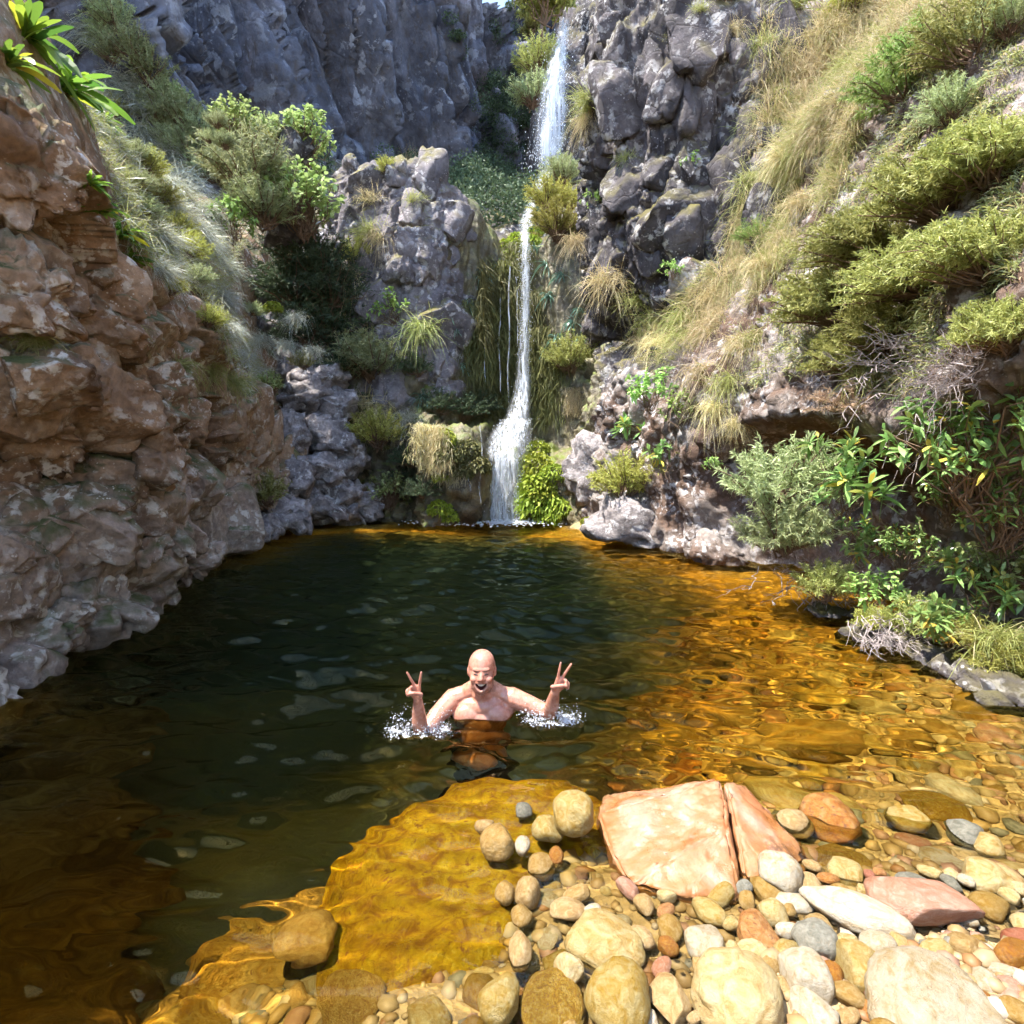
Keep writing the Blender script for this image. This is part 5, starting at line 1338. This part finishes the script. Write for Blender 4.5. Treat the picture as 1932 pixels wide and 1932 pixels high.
def lower_falls():
    e = link('waterfall', None); tag(e, 'narrow lower waterfall dropping over moss and breaking into spray at the pool', 'waterfall')
    g = np.random.default_rng(52); y = 16.7
    A = [P(989, 438, 17.4), P(991, 455, 16.9), P(992, 500, y), P(991, 580, y - .1), P(989, 660, y - .15), P(987, 720, y - .2), P(982, 765, y - .35), P(972, 800, y - .6)]
    ribbon_sheet('stream', A, np.array([30, 24, 22, 22, 25, 32, 46, 60]) / FPX * y, M['stream'], e, 21, 18, .25, .05)
    ribbon_sheet('stream', [p + Vector((.03, -.10, 0)) for p in A], np.array([14, 13, 13, 14, 17, 22, 34, 44]) / FPX * y, M['stream'], e, 23, 14, .2, .07)
    B = [P(974, 790, y - .6), P(962, 825, y - .9), P(952, 860, y - 1.1), P(945, 905, y - 1.15), P(940, 950, y - 1.2), P(938, 986, y - 1.2)]
    for k, (dx, ws) in enumerate([(0, (50, 86, 98, 98, 92, 96)), (-.20, (30, 54, 64, 62, 58, 66)), (.22, (30, 50, 56, 58, 58, 70)), (-.02, (20, 30, 30, 26, 24, 30))]):
        ribbon_sheet('spray_sheet', [p + Vector((dx, -.12 * k, 0)) for p in B], np.array(ws) / FPX * y, M['stream'], e, 31 + k, 30, .2, .12, .5)
    for u, yy_, v0, v1, w in [(945, 16.9, 560, 740, 3), (962, 16.8, 500, 760, 4), (918, 16.9, 600, 720, 2.5), (975, 16.9, 520, 650, 2), (886, 14.4, 840, 930, 2), (908, 14.4, 800, 960, 3)]:
        ribbon_sheet('trickle', [P(u + R.uniform(-4, 4), v0 + (v1 - v0) * q / 4, yy_ - .05 * q) for q in range(5)], [w / FPX * yy_] * 5, M['stream'], e, int(u), 6, .2, .03)
    pts = []; rad = []
    for i in range(3000):
        t = g.uniform(0, 1); v = 790 + 200 * t
        u = np.interp(v, [790, 850, 990], [976, 955, 940]) + g.normal() * np.interp(v, [790, 850, 990], [16, 26, 34])
        pts.append(np.array(P(u, v, y - .7 - .7 * t)) + g.normal(size=3) * np.array([0, .3, 0])); rad.append(g.uniform(.003, .010))
    for i in range(1500):
        v = g.uniform(450, 790)
        pts.append(np.array(P(990 + g.normal() * 7 - (v > 700) * (v - 700) * .15, v, y - .15 + g.normal() * .12))); rad.append(g.uniform(.003, .008))
    pts = np.array(pts); rad = np.array(rad); ok = pts[:, 2] > .0
    drops('spray', pts[ok], rad[ok], e, 1.6)
    # churned water at the foot
    n = 2600
    a = g.uniform(0, 6.28, n); r = np.abs(g.normal(0, .62, n))
    q = np.stack([-.42 + r * np.cos(a) * 1.5, 15.15 + r * np.sin(a) * .55, np.abs(g.normal(0, .035, n)) + .01], -1)
    drops('foam', q, g.uniform(.012, .035, n), e, .5)
lower_falls()
# ------------------------------------------------------------------ the bather
def skin_mat():
    k = NT('wet_skin'); co = k.coord('Object')
    c = k.ramp(k.noise(co, 22, 6, .65), [(.3, (.39, .155, .095)), (.5, (.47, .215, .145)), (.7, (.54, .285, .205))])
    s = k.n('SeparateXYZ', Vector=co)
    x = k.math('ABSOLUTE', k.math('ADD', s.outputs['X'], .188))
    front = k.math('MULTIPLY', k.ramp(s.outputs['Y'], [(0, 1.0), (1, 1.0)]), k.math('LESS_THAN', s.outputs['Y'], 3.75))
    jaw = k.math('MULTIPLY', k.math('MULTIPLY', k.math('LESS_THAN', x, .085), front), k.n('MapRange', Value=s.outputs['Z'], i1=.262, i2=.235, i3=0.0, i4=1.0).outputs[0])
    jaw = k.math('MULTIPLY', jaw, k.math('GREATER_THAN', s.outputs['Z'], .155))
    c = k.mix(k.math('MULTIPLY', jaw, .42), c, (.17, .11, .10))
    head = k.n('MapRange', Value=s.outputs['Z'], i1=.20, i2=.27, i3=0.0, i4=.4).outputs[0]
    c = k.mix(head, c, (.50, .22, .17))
    p = k.principled(Base__Color=c, Roughness=k.ramp(k.noise(co, 30, 4, .6), [(.4, .16), (.62, .42)]), Normal=k.bump(k.noise(co, 90, 4, .65), .35, .004))
    p.inputs['Subsurface Weight'].default_value = .06
    p.inputs['Subsurface Radius'].default_value = (.012, .005, .003)
    p.inputs['Specular IOR Level'].default_value = .5
    return k.surf(p.outputs[0])
def plain(name, c, rough=.5, spec=.4):
    k = NT(name); co = k.coord('Object')
    cc = k.mix(.5, c, k.ramp(k.noise(co, 25, 4, .6), [(.3, (.7, .7, .7)), (.7, (1.2, 1.2, 1.2))]), 'MULTIPLY')
    p = k.principled(Base__Color=cc, Roughness=rough); p.inputs['Specular IOR Level'].default_value = spec
    return k.surf(p.outputs[0])
M['skin'] = skin_mat()
M['mouth'] = plain('mouth_inside', (.06, .012, .012), .4)
M['teeth'] = plain('tooth_enamel', (.62, .58, .50), .25)
M['lid'] = plain('dark_lashes', (.05, .025, .02), .5)
M['brow'] = plain('brow_hair', (.20, .11, .08), .8)
M['shorts'] = plain('black_swim_shorts', (.012, .012, .014), .7)
class Body:
    def __init__(self): self.V = []; self.F = []; self.o = 0
    def ell(self, c, r, rot=None, sub=3):
        v, f = ICO[sub]
        q = v * np.array(r)
        if rot is not None: q = q @ np.array(Matrix.Rotation(rot[0], 3, rot[1])).T
        self.V.append(q + np.array(c)); self.F.append(f + self.o); self.o += len(v)
    def limb(self, pts, rad):
        """tapering limb through joints"""
        for (a, ra), (b, rb) in zip(zip(pts[:-1], rad[:-1]), zip(pts[1:], rad[1:])):
            a = np.array(a, float); b = np.array(b, float)
            n = max(3, int(np.linalg.norm(b - a) / (min(ra, rb) * .35)) + 1)
            for t in np.linspace(0, 1, n):
                r = ra * (1 - t) + rb * t
                self.ell(a * (1 - t) + b * t, (r, r, r), sub=2)
    def mesh(self, name, voxel, smooth, mat):
        me = new_mesh(name, np.concatenate(self.V), np.concatenate(self.F), [mat])
        o = bpy.data.objects.new(name, me); COL.objects.link(o)
        m = o.modifiers.new('r', 'REMESH'); m.mode = 'VOXEL'; m.voxel_size = voxel; m.use_smooth_shade = True
        m = o.modifiers.new('s', 'SMOOTH'); m.factor = .5; m.iterations = smooth
        dg = bpy.context.evaluated_depsgraph_get()
        r = bpy.data.meshes.new_from_object(o.evaluated_get(dg))
        bpy.data.objects.remove(o)
        r.name = name
        if not r.materials: r.materials.append(mat)
        r.polygons.foreach_set('use_smooth', np.ones(len(r.polygons), bool))
        return r
def person():
    hx = -.188
    b = Body()
    # trunk
    b.ell((hx, 3.80, -.62), (.165, .125, .15)); b.ell((hx, 3.79, -.42), (.160, .120, .16)); b.ell((hx, 3.785, -.22), (.172, .125, .18)); b.ell((hx, 3.785, -.06), (.188, .125, .15)); b.ell((hx, 3.79, .05), (.175, .105, .085))
    for s in (-1, 1):
        b.ell((hx + s * .085, 3.725, .0), (.10, .052, .08)); b.ell((hx + s * .15, 3.80, .0), (.06, .08, .14))
        b.limb([(hx + s * .03, 3.785, .165), (hx + s * .11, 3.795, .12), (hx + s * .19, 3.79, .09)], [.062, .056, .062])
    b.limb([(hx, 3.785, .10), (hx, 3.765, .17), (hx, 3.74, .24)], [.085, .073, .070])
    # head
    b.ell((hx, 3.738, .322), (.085, .100, .094)); b.ell((hx, 3.735, .340), (.079, .090, .078)); b.ell((hx, 3.715, .275), (.078, .087, .085)); b.ell((hx, 3.692, .232), (.069, .070, .066)); b.ell((hx, 3.655, .190), (.032, .030, .026))
    b.ell((hx, 3.655, .322), (.055, .022, .016)); b.limb([(hx, 3.642, .308), (hx, 3.620, .272)], [.011, .0165])
    for s in (-1, 1):
        b.ell((hx + s * .014, 3.628, .266), (.011, .012, .010)); b.ell((hx + s * .044, 3.658, .262), (.027, .026, .024)); b.ell((hx + s * .033, 3.655, .298), (.019, .014, .011))
        b.ell((hx + s * .082, 3.735, .285), (.011, .022, .034)); b.ell((hx + s * .05, 3.69, .215), (.02, .035, .03))
        b.limb([(hx + s * .036, 3.642, .236), (hx + s * .022, 3.634, .205), (hx, 3.630, .196)], [.008, .009, .009])
    b.limb([(hx - .036, 3.642, .236), (hx - .018, 3.630, .245), (hx, 3.627, .246), (hx + .018, 3.630, .245), (hx + .036, 3.642, .236)], [.007, .007, .007, .007, .007])
    # arms
    b.limb([(-.375, 3.79, .085), (-.46, 3.68, .03), (-.53, 3.56, -.05)], [.068, .058, .048]); b.limb([(-.53, 3.56, -.05), (-.545, 3.51, .07), (-.548, 3.475, .205)], [.048, .046, .029])
    b.limb([(.0, 3.79, .095), (.12, 3.76, .06), (.232, 3.72, .025)], [.068, .058, .047]); b.limb([(.232, 3.72, .025), (.246, 3.65, .11), (.258, 3.585, .208)], [.047, .045, .029])
    # hands: palm, two straight fingers, two folded ones and the thumb over them
    def hand(W, I, Mi, Ri, Pi, ti, tm, s, out):
        W, I, Mi, Ri, Pi = [np.array(q, float) for q in (W, I, Mi, Ri, Pi)]
        for q in (I, Mi, Ri, Pi): b.limb([W, W * .45 + q * .55, q], [.019, .0165, .0125])
        def fing(a, t, r=.0098):
            a = np.array(a); t = np.array(t); m = (a + t) / 2 + np.array([0, -.004, .0])
            b.limb([a, m, t], [r, r * .96, r * .80])
        fing(I, ti); fing(Mi, tm)
        for q, l in ((Ri, 1.0), (Pi, .85)):
            b.limb([q, q + np.array([s * .004, -.034, .006]) * l, q + np.array([-s * .001, -.040, -.022]) * l, q + np.array([-s * .004, -.022, -.032]) * l], [.0105, .010, .0095, .0085])
        T = W + (I - W) * .22 + np.array([-s * .012, -.008, 0])
        b.limb([W, T, T + np.array([-s * .012, -.028, .026]), Ri + np.array([-s * .020, -.050, -.014]), Ri + np.array([s * .004, -.050, -.018])], [.02, .0155, .0125, .0115, .0095])
    hand((-.549, 3.473, .213), (-.537, 3.455, .292), (-.561, 3.455, .296), (-.583, 3.457, .287), (-.601, 3.461, .272), (-.522, 3.438, .381), (-.603, 3.438, .379), -1, 0)
    hand((.259, 3.582, .214), (.273, 3.565, .298), (.296, 3.563, .301), (.317, 3.566, .290), (.332, 3.571, .272), (.289, 3.548, .398), (.352, 3.548, .392), 1, 0)
    # legs, under the water
    for s in (-1, 1):
        b.limb([(hx + s * .09, 3.80, -.62), (hx + s * .11, 3.74, -.95), (hx + s * .12, 3.82, -1.27)], [.095, .064, .042])
        b.ell((hx + s * .125, 3.75, -1.29), (.045, .12, .035))
    me = b.mesh('person', .0050, 4, M['skin'])
    me.materials.append(M['mouth'])
    co = np.zeros(len(me.vertices) * 3, np.float32); me.vertices.foreach_get('co', co); co = co.reshape(-1, 3)
    # open mouth pressed into the face
    ex = (co[:, 0] - hx) / .035; ez = (co[:, 2] - (.2215 + .015 * ((co[:, 0] - hx) / .035) ** 2)) / .0195
    e = ex ** 2 + ez ** 2
    inside = (e < 1.0) & (co[:, 1] < 3.68) & (co[:, 2] > .18) & (co[:, 2] < .26)
    co[:, 1] += np.where(inside, .032 * np.sqrt(np.clip(1 - e, 0, 1)), 0).astype(np.float32)
    me.vertices.foreach_set('co', co.ravel())
    idx = np.zeros(len(me.polygons), np.int32)
    for p in me.polygons:
        if all(inside[v] for v in p.vertices): idx[p.index] = 1
    me.polygons.foreach_set('material_index', idx); me.update()
    o = link('person', me, recv=True)
    tag(o, 'bald man laughing chest-deep in the water, both arms raised in V signs', 'person')
    # teeth, eyes, brows, shorts
    t = np.linspace(-1, 1, 15); V = []; F = []
    for i, a in enumerate(t):
        x = hx + a * .0275; y = 3.630 + .013 * a * a; z = .2405 + .012 * a * a
        V += [(x, y, z), (x, y - .003, z - .012), (x, y + .008, z), (x, y + .008, z - .012)]
    for i in range(14):
        q = i * 4; F += [(q, q + 4, q + 5, q + 1), (q + 1, q + 5, q + 7, q + 3), (q + 2, q + 3, q + 7, q + 6), (q, q + 2, q + 6, q + 4)]
    link('teeth', new_mesh('teeth', V, F, [M['teeth']]), o)
    v, f = ICO[3]
    bvh = BVHTree.FromPolygons(co.tolist(), [list(p.vertices) for p in me.polygons])
    def front(x, z):
        h = bvh.ray_cast(Vector((x, 3.3, z)), Vector((0, 1, 0)), 1.0)
        return h[0].y if h[0] is not None else 3.65
    for s in (-1, 1):
        for nm, dz, rx, rz, m, ry in (('eye', .2955, .0140, .0046, 'lid', .005), ('eyebrow', .317, .020, .0045, 'brow', .004)):
            q = v * np.array([rx, ry, rz]); q[:, 2] -= .25 * (q[:, 0] / rx) ** 2 * rx * .35 - .001
            x0 = hx + s * .032
            y0 = np.array([front(x0 + a, dz + c) for a, c in zip(q[:, 0], q[:, 2])])
            q = np.stack([q[:, 0] + x0, y0 + q[:, 1] * .6, q[:, 2] + dz], -1)
            link(nm, new_mesh(nm, q, f, [M[m]]), o)
    sh = Body()
    sh.ell((hx, 3.80, -.60), (.180, .142, .13)); sh.ell((hx, 3.80, -.48), (.172, .134, .08))
    for s in (-1, 1): sh.limb([(hx + s * .09, 3.80, -.62), (hx + s * .112, 3.755, -.90)], [.115, .105])
    link('swim_shorts', sh.mesh('swim_shorts', .008, 4, M['shorts']), o, recv=True)
    return o
person()
def splash(cx, cy_, rx, ry, n, seed, label):
    """a ragged crown of small drops and lenses of broken water"""
    g = np.random.default_rng(seed)
    a = g.uniform(0, 6.28, n); r = g.uniform(.1, 1, n) ** .6
    lump = .5 + .5 * np.sin(a * 3 + seed) * np.sin(a * 7 + 1)
    z = np.abs(g.normal(0, .010, n)) * (1 + 2 * lump) + .004
    hi = g.uniform(size=n) < .16; z = np.where(hi, g.uniform(.02, .13, n) * (.4 + lump), z)
    pts = np.stack([cx + rx * r * np.cos(a) * (.8 + .4 * lump), cy_ + ry * r * np.sin(a) * (.8 + .4 * lump), z], -1)
    o = drops('splash', pts, np.where(hi, g.uniform(.0012, .0035, n), .001 + .006 * g.uniform(size=n) ** 4), None, .8)
    o.data.materials.clear(); o.data.materials.append(M['clear']); o.data.materials.append(M['drops'])
    o.data.polygons.foreach_set('material_index', np.repeat((g.uniform(size=n) < .45).astype(np.int32), len(ICO[1][1])))
    tag(o, label, 'splash', None, 'stuff')
def splash_sheet(cx, cy_, rx, ry, seed, label):
    """the joined lip of water thrown up round an arm"""
    nr, na = 26, 150
    r = np.linspace(.12, 1.25, nr)[:, None]; a = np.linspace(0, 2 * np.pi, na, endpoint=False)[None]
    X = cx + rx * r * np.cos(a); Y = cy_ + ry * r * np.sin(a)
    n = ridged(np.stack([X * 9, Y * 9, 0 * X + seed], -1), 4, seed); n2 = fbm(np.stack([X * 30, Y * 30, 0 * X], -1), 3, seed + 4)
    Z = .003 + (.030 * np.clip(n, -.2, 1) + .012 * n2) * np.exp(-((r - .65) / .38) ** 2)
    V = np.stack([X, Y, Z], -1).reshape(-1, 3)
    i = np.arange(nr - 1)[:, None] * na; j = np.arange(na)[None]; j2 = (j + 1) % na
    F = np.stack([i + j, i + na + j, i + na + j2, i + j2], -1).reshape(-1, 4)
    zf = V[F][:, :, 2].mean(1)
    keep = zf > .0045
    F = F[keep]; zf = zf[keep]
    mi = ((zf > .017) & (np.random.default_rng(seed).uniform(size=len(zf)) < .75)).astype(np.int32)
    o = link('splash', new_mesh('splash', V, F, [M['clear'], M['drops']], True, mi))
    tag(o, label, 'splash', None, 'stuff')
def clear_mat():
    k = NT('clear_water_drops')
    return k.surf(k.n('BsdfGlass', Color=(1, 1, 1), Roughness=.02, IOR=1.33).outputs[0])
M['clear'] = clear_mat()
splash(-.55, 3.50, .20, .12, 2600, 61, 'glittering splash round the forearm at the left of the bather')
splash(.24, 3.66, .19, .10, 2300, 62, 'glittering splash round the forearm at the right of the bather')
splash_sheet(-.55, 3.50, .20, .13, 71, 'lip of broken water round the forearm at the left of the bather')
splash_sheet(.24, 3.66, .18, .11, 72, 'lip of broken water round the forearm at the right of the bather')
# ------------------------------------------------------------------ tell look-alikes apart by their order in the picture
ORD = ('first second third fourth fifth sixth seventh eighth ninth tenth eleventh twelfth thirteenth fourteenth fifteenth sixteenth seventeenth eighteenth nineteenth twentieth '
       'twenty-first twenty-second twenty-third twenty-fourth twenty-fifth twenty-sixth twenty-seventh twenty-eighth twenty-ninth thirtieth '
       'thirty-first thirty-second thirty-third thirty-fourth thirty-fifth thirty-sixth thirty-seventh thirty-eighth thirty-ninth fortieth').split()
bpy.context.view_layer.update()
by = {}
for o in sc.objects:
    if o.parent is None and o.get('label'):
        by.setdefault(o['label'], []).append(o)
for lab, obs in by.items():
    if 1 < len(obs) <= 40:
        uv = [(o.location.x / o.location.y, (CAMZ - o.location.z) / o.location.y) for o in obs]
        w = max(a for a, b in uv) - min(a for a, b in uv); h = max(b for a, b in uv) - min(b for a, b in uv)
        ax, word = (0, 'left') if w >= h else (1, 'top')
        for k, (q, o) in enumerate(sorted(zip(uv, obs), key=lambda t: t[0][ax])):
            o['label'] = f'{lab}, {ORD[k]} from the {word}'
if False:
    print(sum(len(o.data.polygons) for o in sc.objects if o.type == 'MESH'))
